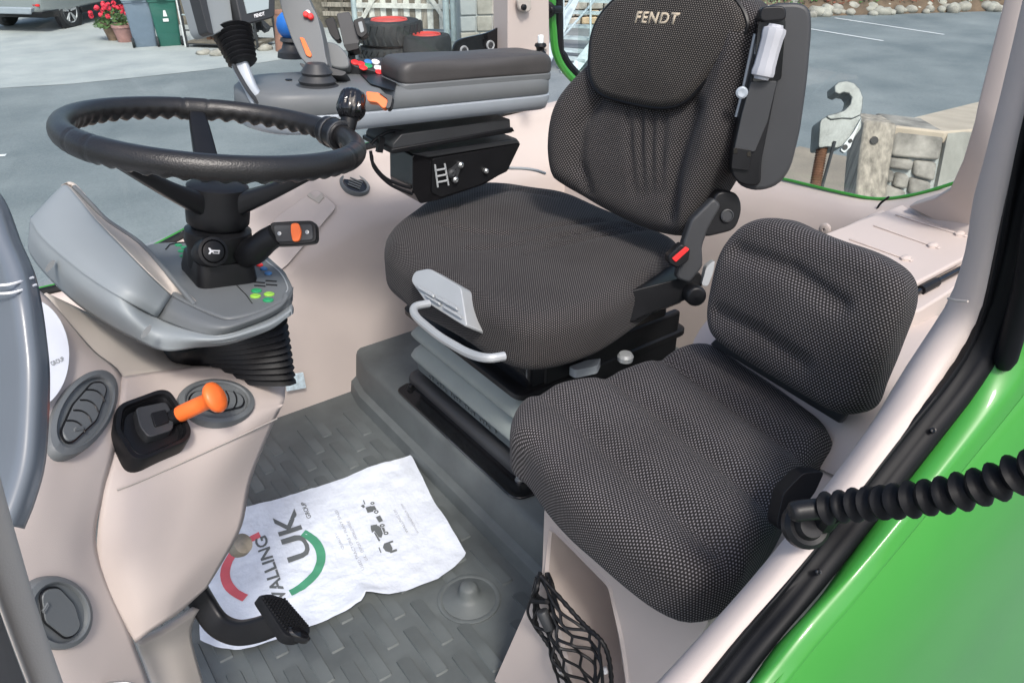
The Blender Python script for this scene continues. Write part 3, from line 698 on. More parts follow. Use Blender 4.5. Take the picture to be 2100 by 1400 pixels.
obj('plinth_shadow_gap', tier(.825, 1.26, 1.10, 1.53, [(.170, .0), (.13, .0)]), BLACK, ds, sharp=50)  # black inset block paints the shade in the gap below the plinth
obj('base_frame', tier(.792, 1.28, 1.06, 1.57, [(.150, .022), (.149, .010), (.143, .003), (.134, .0), (.122, .0)]), DGREY, ds, sharp=60)
mk = []
for k in range(24):
    if k % 5 != 2: mk.append(box((.8045, 1.46-k*.0125, .1865+.003*((k*7) % 3-1)), (.003, .006, .006+.002*(k % 3))))
obj('raised_marks', join(*mk), BELLD, ds)['kind'] = 'stuff'
obj('top_plate', tier(.79, 1.29, 1.06, 1.56, [(.328, .008), (.333, .0), (.345, .0), (.350, .006)]), BLACK, ds, sharp=50)
obj('scissor_frame', box((1.02, 1.28, .40), (.40, .42, .12)), BLACKG, ds, bevel=.01)
obj('seat_frame', box((.98, 1.20, .495), (.42, .40, .055)), BLACKG, ds, bevel=.01)
obj('side_skirt', box((1.06, 1.075, .25), (.40, .02, .30)), BLACK, ds, bevel=.006)
pt = [(.752, 1.44, .40), (.722, 1.42, .415), (.712, 1.38, .415), (.712, 1.16, .415), (.720, 1.12, .415), (.745, 1.10, .41)]
obj('grab_handle', tube(rpoly([D(*q) for q in [(880, 622, 1.46), (846, 628, 1.44), (850, 648, 1.415), (900, 690, 1.345), (960, 725, 1.27), (1000, 736, 1.225), (1034, 730, 1.24)]], .03, 5, False), .0075, 10), ALU, ds)
# pull-out tray that lengthens the cushion
tn = V((-.80, -.05, .6)).normalized(); t0 = D(905, 612, (Z(905, 648, DZ-.05)-CAM).dot(FW)-.012)
def TP(px, py, off=0): return PL(px, py, t0, tn)+tn*off
tr = obj('cushion_slide', prism(rpoly([TP(*q) for q in [(842, 575), (850, 556), (880, 550), (945, 588), (958, 672), (930, 655), (872, 618)]], .010, 4), -tn*.05), ALU, ds, bevel=.005, bseg=3)
for a, b, c, d in [((858, 585), (893, 604), (893, 612), (862, 594)), ((897, 606), (940, 630), (942, 638), (898, 614)), ((874, 604), (906, 622), (906, 628), (880, 612)), ((912, 626), (948, 648), (950, 655), (914, 634))]:
    obj('slide_rib', prism([TP(*q, .001) for q in (a, b, c, d)], tn*.006), ALU, tr, bevel=.0015)
# bolted base plate on the platform
bp_ = rpoly([Z(*q, .127) for q in [(812, 798), (838, 782), (1000, 900), (1110, 985), (1108, 1008), (1070, 1022), (1046, 1016)]], .016, 4)
bpo = tag(obj('base_plate', prism(bp_, (0, 0, -.005)), BLACKG, None, bevel=.0015), 'glossy black steel plate bolted to the platform edge under the driver seat', 'plate')
for q in [(842, 797), (1065, 984)]:
    obj('bolt', lathe([(.010, 0), (.010, .003), (.007, .004), (.007, .010), (.0045, .012), (0, .011)], Matrix.Translation(Z(*q, .127)), 12), STEEL if q[0] > 1000 else BLACK, bpo, sharp=30)
# ================================================================== STEERING WHEEL
wc = D(445, 278, 1.075); wn = V((math.sin(R(10)), 0, math.cos(R(10)))); WR = .188
wu = V((0, 1, 0)); wv = wn.cross(wu)
def wp(a, r=WR, h=0): return wc+(wu*math.cos(a)+wv*math.sin(a))*r+wn*h
def px_of(p):
    d = p-CAM; z = d.dot(FW); return (1050+FPX*d.dot(RT)/z, 700-FPX*d.dot(UP)/z)
def ang_at(px, py): return min((2*math.pi*k/720 for k in range(720)), key=lambda a: (V(px_of(wp(a)))-V((px, py))).length)
stw = thing('steering_wheel', 'black leather steering wheel with three spokes and finger grips', 'steering wheel', wc-wn*.12)
aS = [ang_at(400, 224), ang_at(175, 292), ang_at(728, 335)]
loops = []; NA, NC = 288, 20
for i in range(NA):
    a = 2*math.pi*i/NA; rad = wu*math.cos(a)+wv*math.sin(a); lp = []
    near = min(abs((a-s+math.pi) % (2*math.pi)-math.pi) for s in aS)
    sc_ = .0004*0 if near < .12 else 1.0
    seam = .0012 if abs(near-.105) < .012 else 0
    for k in range(NC):
        t = 2*math.pi*k/NC; cr, ch = math.cos(t), math.sin(t)
        r_ = .0164-seam
        inw = max(0, -cr*.35-ch*.95)**1.6                       # scallops on the inner underside
        r_ -= sc_*.0052*inw*(.5+.5*math.sin(a*54))
        lp.append(wp(a)+rad*cr*r_*.92+wn*ch*r_*1.05)
    loops.append(lp)
loops.append(loops[0])
obj('rim', loft(loops, (0, 0)), LEATH, stw, sharp=180)
HB = wc-wn*.088
def flatsweep(pts, ws, ts, up):
    rows = []
    for i, p in enumerate(pts):
        t = (pts[min(i+1, len(pts)-1)]-pts[max(0, i-1)]).normalized(); s = t.cross(up).normalized(); q = s.cross(t).normalized()
        rows.append(rpoly([p+s*ws[i]+q*ts[i], p+s*ws[i]-q*ts[i], p-s*ws[i]-q*ts[i], p-s*ws[i]+q*ts[i]], min(ts[i], ws[i])*.7, 3))
    return loft(rows)
for a in aS:
    pts = spline([wp(a, WR-.006, -.002), wp(a, WR*.80, -.020), wp(a, WR*.45, -.062), wp(a, .03, -.092)], 5)
    n_ = len(pts); obj('spoke', flatsweep(pts, [.011+.010*(i/(n_-1)) for i in range(n_)], [.006+.010*(i/(n_-1))**2 for i in range(n_)], wn), BLACK, stw, sharp=50)
obj('hub', lathe([(.036, .022), (.042, .018), (.044, -.018), (.043, -.035), (.036, -.042), (.03, -.043)], frame(HB, wv, wn), 32), BLACK, stw, sharp=50)
# spinner knob clamped to the rim
ka = ang_at(690, 262); kb = wp(ka, WR, .012)
kn = obj('spinner_clamp', tube([wp(ka-.13), wp(ka-.05), wp(ka+.03), wp(ka+.12)], .0225, 16), BLACK, stw, bevel=.004, sharp=40)
for s in (-.125, .02):
    obj('clamp_band', tube([wp(ka+s), wp(ka+s+.025)], .024, 16), DGREY, kn, bevel=.001)
kt0 = D(716, 245, .0+ (kb-CAM).dot(FW)); kt1 = D(726, 186, (kb-CAM).dot(FW))
kd = (kt1-kt0).normalized(); Mk = frame(kt0-kd*.012, (1, 0, 0), kd); KL = (kt1-kt0).length+.012
obj('knob_stem', lathe([(.010, -.012), (.012, .0), (.013, .012), (.017, .016)], Mk, 16), BLACK, kn)
rows = []
for j in range(15):
    t = j/14; h = .014+t*(KL-.012); base = [.016, .0185, .0205, .022, .0225, .0225, .022, .0215, .021, .0205, .020, .0195, .0185, .016, .010][j]
    rows.append([Mk @ V(((base*(1-.09*max(0, math.cos(k/48*2*math.pi*14+t*3.2))**3))*math.cos(k/48*2*math.pi), (base*(1-.09*max(0, math.cos(k/48*2*math.pi*14+t*3.2))**3))*math.sin(k/48*2*math.pi), h)) for k in range(48)])
obj('knob', loft(rows), BLACKG, kn, sharp=40)
kdz = (kt1-CAM).dot(FW)+.002
obj('lever_tab', prism(rpoly([D(*q, kdz) for q in [(750, 187), (776, 190), (796, 202), (792, 221), (784, 222), (774, 210), (754, 208)]], .004, 3), FW*.016), ORANGE, kn, bevel=.004, bseg=3)
obj('tab_socket', prism(rpoly([D(*q, kdz-.003) for q in [(776, 190), (806, 196), (800, 222), (790, 222), (796, 204)]], .004, 3), FW*.018), DGREY, kn, bevel=.003)

# ================================================================== STEERING COLUMN
sc0 = thing('steering_column', 'black steering column with horn button and indicator stalk', 'steering column', wc-wn*.32)
Mcz = frame(HB-wn*.05, wv, wn)
obj('column_collar', lathe([(.030, .012), (.046, .004), (.047, -.012), (.043, -.022), (.043, -.05), (.040, -.06)], Mcz, 32), BLACK, sc0, sharp=50)
obj('column_body', loft([[HB-wn*h+wu*y+wv*x for x, y in rpoly([(-a, -b, 0), (a, -b, 0), (a, b, 0), (-a, b, 0)], .014, 4) for x, y in [(x, y)]] if False else [HB-wn*h+wu*p.y+wv*p.x for p in rpoly([(-a, -b, 0), (a, -b, 0), (a, b, 0), (-a, b, 0)], .016, 4)] for h, a, b in [(.085, .040, .044), (.11, .043, .050), (.16, .040, .050), (.195, .036, .046), (.225, .034, .044)]]), BLACK, sc0, sharp=50)
obj('column_boot', lathe([(.050, -.006), (.052, -.002), (.050, .002), (.044, .004), (.036, .005)], frame(HB-wn*.215, wv, wn), 32), DGREY, sc0, sharp=50)
hbp = D(436, 516, (HB-wn*.12-CAM).dot(FW)-.072); hnv = (CAM-hbp).normalized()*.75+V((.25, -.3, .1)); hnv.normalize()
Mh = frame(hbp, RT, hnv)
hbo = obj('horn_button', lathe([(.016, -.05), (.0215, -.02), (.0215, .0), (.0205, .004), (.0165, .005), (.0155, .002), (.0145, .005), (.012, .006), (0, .0065)], Mh, 32), BLACK, sc0, sharp=30)
hs = [(-.008, -.004), (-.006, 0), (-.008, .0045), (-.0055, .0045), (-.0035, .0018), (.008, .0018), (.008, .0002), (.0068, .0002), (.0068, -.003), (-.002, -.003), (-.002, -.0012), (-.0035, -.0012), (-.0055, -.004)]
hs2 = [(-.001, 0.0), (-.001, -.0022), (.0058, -.0022), (.0058, 0.0)]
obj('horn_symbol', prism([Mh @ V((x, y, .0068)) for x, y in hs], hnv*.0004), WHITE, hbo)
obj('horn_symbol_inset', prism([Mh @ V((x, y, .0073)) for x, y in hs2], hnv*.0002), BLACK, hbo)
dst = (HB-CAM).dot(FW)
arm_ = spline([D(505, 520, dst+.02), D(525, 512, dst+.005), D(545, 495, dst-.005), D(565, 482, dst-.01)], 5)
stk = obj('stalk', tube(arm_, lambda t: .021-.005*t, 14), BLACK, sc0)
pdv = dst-.012
pad_px = [(553, 456), (600, 453), (640, 452), (648, 462), (649, 494), (640, 499), (600, 503), (562, 504), (553, 495)]
pdl = obj('stalk_paddle', prism(rpoly([D(*q, pdv) for q in pad_px], .006, 4), FW*.018), BLACK, stk, bevel=.003, bseg=3)
obj('paddle_face', prism(rpoly([D(*q, pdv-.002) for q in [(560, 462), (640, 459), (642, 492), (566, 497)]], .004, 4), FW*.006), DGREY, stk, bevel=.001)
obj('rocker', prism(rpoly([D(*q, pdv-.006) for q in [(596, 458), (612, 457), (618, 475), (614, 494), (600, 496), (596, 476)]], .004, 3), FW*.014), ORANGE, stk, bevel=.003, bseg=3)
for q in [(573, 479), (630, 476)]:
    obj('screw', lathe([(.0028, 0), (.0028, .0008), (.0012, .001), (0, .0002)], frame(D(*q, pdv-.002), RT, -FW), 12), STEEL, stk)

# ================================================================== DASHBOARD
dash = thing('dashboard', 'grey dashboard pod with curved instrument hood around the steering column', 'dashboard', D(420, 700, 1.1))
dk0 = D(460, 600, 1.10); dkn = V((.14, 0, .99)).normalized()
def DK(px, py, off=0): return PL(px, py, dk0, dkn)+dkn*off
def dd(px, py): return (DK(px, py)-CAM).dot(FW)
E_ = [(352, 606), (403, 632), (465, 655), (530, 641), (585, 615), (602, 588)]
S_ = [(322, 652), (403, 682), (456, 687), (508, 671), (558, 651), (598, 625)]
deck_px = [(290, 505), (318, 497), (420, 494), (500, 500), (548, 522), (585, 555), (602, 588), (598, 604), (585, 614), (530, 640), (465, 654), (403, 631), (352, 606)]
deck = obj('deck', prism(rpoly([DK(*q) for q in deck_px], .012, 3), -dkn*.02), MGREY, dash, bevel=.004, bseg=3)
def lerp_px(a, b, t): return tuple(x+(y-x)*t for x, y in zip(a, b))
sdep = [dd(q[0], q[1]-38)-.012 for q in S_]
obj('deck_lip', patch([[(*q, dd(*q)) for q in E_], [(*lerp_px(q, s, .5), dd(*q)*.5+d*.5-.012) for q, s, d in zip(E_, S_, sdep)], [(*s, d) for s, d in zip(S_, sdep)]]), MGREY, dash, sharp=180, solid=.008)
T_ = [(112, 394, 1.215), (134, 379, 1.20), (160, 405, 1.17), (198, 451, 1.13), (250, 505, 1.085), (300, 556, 1.05), (352, 606, dd(352, 606))]
Sl = [(62, 447, 1.17), (66, 462, 1.14), (82, 486, 1.105), (120, 521, 1.065), (180, 568, 1.025), (250, 612, .995), (322, 652, sdep[0])]
obj('hood_back', patch([T_, [(*lerp_px(a, b, .33)[:2], a[2]*.67+b[2]*.33-.012) for a, b in zip(T_, Sl)], [(*lerp_px(a, b, .67)[:2], a[2]*.33+b[2]*.67-.014) for a, b in zip(T_, Sl)], Sl]), LGREY, dash, sharp=180, solid=.008)
Bt = [(57, 505, 1.19), (64, 525, 1.17), (95, 565, 1.13), (150, 618, 1.09), (205, 657, 1.06), (270, 693, 1.03), (335, 719, 1.02), (405, 713, 1.02), (465, 707, 1.035), (520, 690, 1.05), (562, 672, 1.065), (596, 645, 1.09)]
St = Sl+[(*s, d) for s, d in zip(S_[1:], sdep[1:])]
St = [(x, y-4, z+.004) for x, y, z in St]
obj('shell_band', patch([St, [(*lerp_px(a, b, .5)[:2], (a[2]+b[2])/2-.018) for a, b in zip(St, Bt)], Bt]), LGREY, dash, sharp=180, solid=.008)
for q, dl in [((103, 545), 1.062), ((300, 680), .972)]:
    Mq = frame(D(*q, dl), RT, (CAM-D(*q, dl)))
    obj('screw_recess', xf(lathe([(.006, .004), (.0055, -.004), (.004, -.006), (0, -.006)], Matrix.Rotation(R(-35), 4, 'Z') @ Matrix.Diagonal((.55, 1.6, 1, 1)), 16), Mq), MGREY, dash)
I_ = [(140, 382, 1.225), (152, 384, 1.22), (188, 420, 1.20), (220, 453, 1.19), (288, 500, 1.16), (345, 562, 1.10), (400, 626, dd(400, 626)+.004)]
obj('hood_inner', patch([[(x+1, y, z+.008) for x, y, z in T_], [(*lerp_px(a, b, .5)[:2], (a[2]+b[2])/2+.018) for a, b in zip(T_, I_)], I_]), BEIGE2, dash, sharp=180, solid=.006)
obj('hood_rim', tube(spline([D(x, y, z) for x, y, z in I_[1:]], 6), .004, 8), MGREY, dash)
# keys printed/raised on the deck
def deck_key(name, px, py, a, b, m, rot=0.0, h=.0025):
    c = DK(px, py); Mq = frame(c, V((1, 0, 0)), dkn)
    return obj(name, xf(lathe([(1, 0), (1, h*.6), (.8, h), (0, h)], Matrix.Rotation(rot, 4, 'Z') @ Matrix.Diagonal((a, b, 1, 1)), 18), Mq), m, deck)
for px, py, m in [(526, 597, BGREEN), (524, 608, YGREEN), (552, 604, YGREEN), (550, 616, BGREEN)]:
    deck_key('key', px, py, .0075, .0068, m)
for px, py, m in [(532, 544, RED), (541, 552, BBLUE), (550, 561, BBLUE)]:
    deck_key('key', px, py, .0055, .006, m)
for px, py in [(366, 503), (378, 508), (390, 503), (372, 515), (384, 520), (376, 525), (394, 513)]:
    deck_key('key', px, py, .0055, .006, BGREEN, h=.0015)
deck_key('key', 392, 534, .009, .006, RED, h=.0015)
for px, py in [(532, 580), (556, 577), (533, 587), (557, 585)]:
    c = DK(px, py); obj('slider_mark', box((0, 0, .0008), (.016, .0016, .0016), frame(c, V((1, -.6, 0)), dkn)), BLACK, deck)
obj('key_border', tube([DK(*q, .0005) for q in [(340, 512), (348, 502), (370, 498), (398, 497)]], .0012, 5), BLACK, deck)
obj('trim_line', tube(spline([DK(*q, .0006) for q in [(545, 535), (575, 560), (590, 590), (582, 606)]], 5), .001, 5), ALU, deck)
obj('deck_seam', tube([DK(*q, .0003) for q in [(485, 585), (505, 605), (517, 622)]], .0007, 5), BLACK, deck)
# rubber bellows below the pod
bel = thing('column_bellows', 'black ribbed rubber bellows between dashboard pod and beige console', 'bellows', D(480, 780, 1.15))
rows = []; NR = 18
for k in range(NR+1):
    t = k/NR
    pts = [lerp_px(a, b, t) for a, b in zip([(352, 716), (425, 710), (520, 690), (590, 652)], [(342, 752), (402, 770), (520, 790), (609, 782)])]
    z_ = .705-.10*t
    P4 = [Z(*q, z_) for q in pts]
    lp = [P4[0], P4[1], P4[2], P4[3], P4[3]+V((-.03, .15, 0)), P4[0]+V((.02, .15, 0))]
    lp = resample(spline(lp, 8, True), 64); c = sum(lp, V())/64
    s = 1.0 if k % 2 == 0 else .93
    rows.append([c+(p-c)*s for p in lp])
obj('bellows_folds', loft(rows), RUBBER, bel, sharp=60)

# ================================================================== ARMREST CONSOLE
ac = thing('armrest_console', 'grey armrest console with padded rest and coloured keypad right of the driver seat', 'console', (.8, 1.45, .6))
c0 = Y(745, 269, 1.38); c1 = Y(1114, 228, 1.38); cx = (c1-c0).normalized(); cy = V((0, 1, 0)); cz = cx.cross(cy).normalized()
Mq_ = frame(c0, cx, cz); Mqi = Mq_.inverted()
def AL(px, py): return Mqi @ Y(px, py, 1.38)
h1 = AL(836, 222).z; h2 = AL(836, 180).z; xe = AL(1141, 160).x
xf0 = AL(548, 200).x
plan = lambda d, g: [V((p.x, p.y, 0)) for p in rpoly([(xf0+.02-g, .02, 0), (-.02, -d, 0), (xe-.02, -d, 0), (xe+d, .03, 0), (xe+d, .16, 0), (xe-.03, .19+d, 0), (.05, .235+d, 0), (-.10, .25+d, 0), (xf0+.01-g, .21, 0), (xf0-.02-g, .11, 0)], [.07, .12, .04, .04, .04, .04, .10, .08, .08, .06], 6)]
def layer(zs): return loft([[Mq_ @ V((p.x, p.y, z)) for p in plan(d, d)] for z, d in zs])
obj('silver_band', layer([(0, -.014), (.004, -.004), (.012, .001), (h1-.012, .006), (h1-.002, .006), (h1, .001)]), SILVER, ac, sharp=60)
bdy = obj('console_body', layer([(h1+.0005, .000), (h1+.004, .003), (h1+.03, .001), (h2-.004, -.006), (h2, -.012)]), MGREY, ac, sharp=60)
def AT(px, py, z): return PL(px, py, Mq_ @ V((0, 0, z)), cz)        # pixel on the console's own horizontal plane
# raised rear section and padded rest
rest = [AT(*q, h2+.012) for q in [(827, 168), (838, 140), (1092, 122), (1122, 128), (1141, 152)]]
pl_ = [Mqi @ p for p in rest]
px0, px1 = AL(826, 176).x, AL(1142, 152).x
padl = rpoly([(px0, .004, 0), (px1-.01, .004, 0), (px1, .03, 0), (px1-.01, .115, 0), (px0+.05, .125, 0), (px0+.01, .12, 0)], .02, 4)
obj('rest_base', loft([[Mq_ @ V((p.x, p.y, z)) for p in padl] for z in (h2-.01, h2+.006)]), MGREY, bdy, bevel=.003)
cushion('arm_pad', [(p.x, p.y) for p in padl], Mq_ @ Matrix.Translation((0, 0, h2+.045)), .040, .020, LEATHG, ac, None, er2=.006, dome=.004, N=90)
obj('cup_tray', prism(rpoly([AT(*q, h2+.004) for q in [(738, 150), (760, 172), (808, 186), (818, 158), (770, 140)]], .006, 3), -cz*.002), BLACK, bdy)
knm = (cz*.86+V((0, -.45, 0))).normalized(); kp0 = AT(780, 140, h2+.012)
def KP(px, py, off=0): return PL(px, py, kp0, knm)+knm*off
kp = rpoly([KP(*q) for q in [(712, 122), (820, 116), (862, 122), (838, 136), (826, 156), (782, 150), (726, 136)]], .006, 3)
kpo = obj('keypad', prism(kp, -knm*.03), DGREY, bdy, bevel=.002)
kz = h2+.010
for px, py, m in [(728, 129, RED), (740, 132, RED), (755, 128, BBLUE), (770, 128, WHITE), (793, 127, BGREEN), (806, 127, BGREEN), (832, 125, BYEL), (745, 140, RED), (775, 140, WHITE), (788, 140, WHITE), (812, 139, BGREEN), (822, 138, BGREEN), (778, 149, RED), (800, 149, BBLUE), (808, 150, BBLUE), (755, 136, BGREEN)]:
    obj('key', xf(lathe([(1, 0), (1, .002), (.75, .0032), (0, .0032)], Matrix.Diagonal((.0088, .0080, 1, 1)), 14), frame(KP(px, py), cx, knm)), m, kpo)
# ball control behind the joystick
bc = AT(600, 118, h2+.01)
obj('trackball_base', lathe([(.032, 0), (.030, .012), (.022, .018), (.018, .03), (.024, .034), (.022, .040), (.015, .042)], frame(bc, cx, cz), 24), DGREY, ac, sharp=40)
obj('control_ball', lathe([(.004, .038), (.018, .042), (.026, .052), (.029, .066), (.026, .08), (.016, .09), (.0, .094)], frame(bc, cx, cz), 24), BLUE, ac, sharp=180)
# joystick
js = obj('joystick_base', lathe([(.042, 0), (.040, .010), (.033, .013), (.036, .019), (.031, .024), (.027, .029), (.030, .034), (.024, .042), (.018, .050)], frame(AT(652, 186, h2-.01), cx, cz), 32), DGREY, ac, sharp=35)
jd = (AT(650, 165, h2)-CAM).dot(FW)
jg = [(568, -20), (624, -24), (640, 14), (650, 30), (662, 78), (668, 118), (674, 134), (660, 142), (634, 138), (616, 118), (598, 80), (580, 30)]
obj('joystick_grip', prism(rpoly([D(*q, jd-.02) for q in jg], .008, 3), FW*.05), MGREY, js, bevel=.014, bseg=4)
obj('hand_rest', prism(rpoly([D(*q, jd-.03) for q in [(612, 128), (640, 136), (676, 138), (712, 148), (704, 156), (660, 154), (626, 146)]], .006, 3), FW*.075), DGREY, js, bevel=.008, bseg=3)
obj('grip_switch', prism(rpoly([D(*q, jd-.024) for q in [(614, 76), (623, 78), (639, 112), (637, 118), (628, 114)]], .003, 3), FW*.01), ORANGE, js, bevel=.002)
for q in [(629, 32), (638, 36)]:
    obj('grip_button', lathe([(.006, 0), (.006, .006), (.004, .008), (0, .008)], frame(D(*q, jd-.022), RT, -FW), 14), RED, js)
obj('grip_button', lathe([(.005, 0), (.005, .005), (0, .007)], frame(D(632, 28, jd-.022), RT, -FW), 14), WHITE, js)
hw = [(664, 84), (690, 88), (712, 110), (718, 138), (700, 142), (672, 136)]
obj('hand_guard', prism(rpoly([D(*q, jd+.05) for q in hw], .012, 4), FW*.04), MGREY, ac, bevel=.01, bseg=3)
obj('guard_key', prism(rpoly([D(*q, jd+.044) for q in [(664, 104), (672, 102), (673, 116), (664, 118)]], .002, 2), FW*.01), BBLUE, ac)
obj('recess_screw', lathe([(.007, 0), (.006, -.003), (0, -.004)], frame(AT(592, 163, h2+.002), cx, cz), 16), BLACK, ac)
# slide carriage and document box under the armrest
cs = obj('slide_carriage', prism(rpoly([Y(*q, 1.40) for q in [(806, 296), (824, 276), (1046, 244), (1047, 268), (1052, 272), (806, 316)]], .003, 2), (0, .12, 0)), DGREY, ac, bevel=.003)
obj('carriage_lip', prism([Y(*q, 1.395) for q in [(803, 306), (1052, 262), (1056, 270), (803, 316)]], (0, .13, 0)), BLACK, ac, bevel=.002)
eb = thing('control_box', 'black metal linkage box mounted on the beige wall beside the driver seat', 'box', Y(950, 380, 1.42))
obj('box_body', prism(rpoly([Y(*q, 1.42) for q in [(846, 318), (1066, 292), (1040, 350), (990, 380), (900, 410), (862, 418), (846, 390)]], .006, 3), (0, .10, 0)), BLACKG, eb, bevel=.004)
obj('side_plate', prism(rpoly([Y(*q, 1.416) for q in [(888, 326), (1068, 294), (1040, 352), (985, 378), (905, 404), (886, 396)]], .004, 3), (0, .008, 0)), BLACK, eb, bevel=.002)
obj('top_cover', prism([Y(*q, 1.414) for q in [(846, 316), (1060, 284), (1068, 294), (880, 324)]], (0, .11, 0)), DGREY, eb, bevel=.003)
for q0, q1 in [((892, 338), (898, 384)), ((912, 336), (920, 380)), ((892, 350), (914, 346)), ((895, 362), (916, 358)), ((898, 374), (918, 370))]:
    obj('rail', tube([Y(*q0, 1.412), Y(*q1, 1.412)], .0022, 6), ALU, eb)
for q, r_ in [((925, 355), .010), ((943, 338), .007), ((932, 368), .007), ((995, 350), .006)]:
    obj('pivot', lathe([(r_, -.004), (r_, .006), (r_*.5, .009), (0, .008)], frame(Y(*q, 1.414), (1, 0, 0), (0, -1, 0)), 14), STEEL if r_ < .01 else DGREY, eb)
obj('link_arm', prism([Y(*q, 1.41) for q in [(920, 352), (940, 334), (947, 340), (935, 372), (928, 368), (937, 344), (926, 358)]], (0, .004, 0)), DGREY, eb)
for i, pts in enumerate([[(760, 296), (775, 282), (800, 270), (830, 270)], [(760, 310), (765, 335), (790, 365), (830, 382), (862, 388)], [(762, 318), (768, 345), (800, 378), (845, 398)], [(1040, 345), (1075, 346), (1100, 350), (1118, 356)]]):
    tag(obj('control_cable', tube(spline([Y(*q, 1.43) for q in pts], 7), .0035, 8), RUBBER if i < 3 else ALU, None),
        ['short black cable looping under the armrest front', 'black cable running down the beige wall to the control box', 'thin black cable with metal ferrule entering the control box', 'pale grey cable between control box and driver backrest'][i], 'cable')
obj('cable_clip', box((0, 0, 0), (.012, .01, .03), frame(Y(780, 297, 1.42), (1, 0, .5), (0.3, 0, 1))), BLACK, eb)
# terminal on its jointed arm
tm = thing('display_terminal', 'grey display terminal on a jointed arm at the front of the armrest', 'monitor', Y(540, 210, 1.5))
td = (Y(520, 60, 1.50)-CAM).dot(FW)
obj('arm', flatsweep(spline([D(*q) for q in [(548, 222, td+.02), (528, 205, td+.01), (508, 168, td), (492, 132, td)]], 6), [.012+.004*abs(i-10)/10 for i in range(19)], [.010]*19, -FW), SILVER, tm, sharp=50)
obj('arm_edge', tube(spline([D(*q) for q in [(530, 212, td), (508, 184, td-.012), (488, 150, td-.012), (478, 130, td-.012)]], 6), .004, 6), DGREY, tm)
b0, b1 = D(499, 132, td), D(474, 60, td); bx = (b1-b0); Mbl = frame(b0, RT, bx); BLn = bx.length
pf_ = []
for k in range(17): pf_.append(((.026+.012*k/16)*(1 if k % 2 else .84), BLn*k/16))
obj('arm_bellows', lathe(pf_, Mbl, 24), RUBBER, tm, sharp=50)
sn = (CAM-D(500, 20, td)).normalized()*.8+V((.5, 0, .1)); sn.normalize()
s0 = D(490, 20, td-.02)
def SP(px, py, off=0): return PL(px, py, s0, sn)+sn*off
hs_ = obj('housing', prism(rpoly([SP(*q, -.01) for q in [(395, -60), (428, 62), (440, 74), (470, 58), (486, 48), (470, -70)]], .008, 4), -sn*.05), LGREY, tm, bevel=.006, bseg=3)
obj('housing_stripe', prism(rpoly([SP(*q, -.002) for q in [(395, -60), (428, 66), (440, 72), (412, -62)]], .003, 3), -sn*.03), DGREY, tm, bevel=.003)
bz = obj('bezel', prism(rpoly([SP(*q, .006) for q in [(462, -75), (492, 54), (560, 37), (562, -90)]], .008, 4), -sn*.04), DGREY, tm, bevel=.005, bseg=3)
obj('screen', prism([SP(*q, .0075) for q in [(478, -70), (502, 30), (546, 20), (548, -80)]], -sn*.004), mat('screen_glass', (.36, .42, .43), .12, var=0), bz)
tx2 = text_gen('FENDT', .012, 1.0, .15, .0004); pA, pB = SP(515, 36, .0085), SP(537, 30, .0085); w2 = max(v.x for v in tx2[0])-min(v.x for v in tx2[0])
obj('lettering', xf(tx2, frame((pA+pB)/2, pB-pA, sn) @ Matrix.Scale((pB-pA).length/w2, 4)), WHITE, bz)
# phone holder
phd = thing('phone_holder', 'black spring-arm phone holder standing behind the joystick', 'phone holder', D(712, 110, jd+.10))
pd_ = jd+.09
obj('back_plate', prism(rpoly([D(*q, pd_) for q in [(690, 28), (716, 24), (738, 82), (734, 92), (706, 98)]], .004, 3), FW*.012), DGREY, phd, bevel=.002)
obj('clamp', prism(rpoly([D(*q, pd_-.012) for q in [(666, 40), (684, 34), (698, 80), (690, 84), (676, 70)]], .004, 3), FW*.02), BLACK, phd, bevel=.002)
obj('clamp', prism(rpoly([D(*q, pd_-.012) for q in [(724, 42), (744, 34), (754, 68), (742, 78), (732, 72)]], .004, 3), FW*.02), BLACK, phd, bevel=.002)
obj('clamp_opening', prism(rpoly([D(*q, pd_-.0135) for q in [(734, 46), (742, 44), (747, 64), (740, 68)]], .002, 3), FW*.002), LGREY, phd)
obj('foot_shelf', prism(rpoly([D(*q, pd_-.02) for q in [(704, 92), (734, 88), (736, 100), (712, 106)]], .003, 3), FW*.03), BLACK, phd, bevel=.002)
obj('stem', tube([D(720, 100, pd_+.01), D(722, 128, pd_+.015)], .008, 10), BLACK, phd)
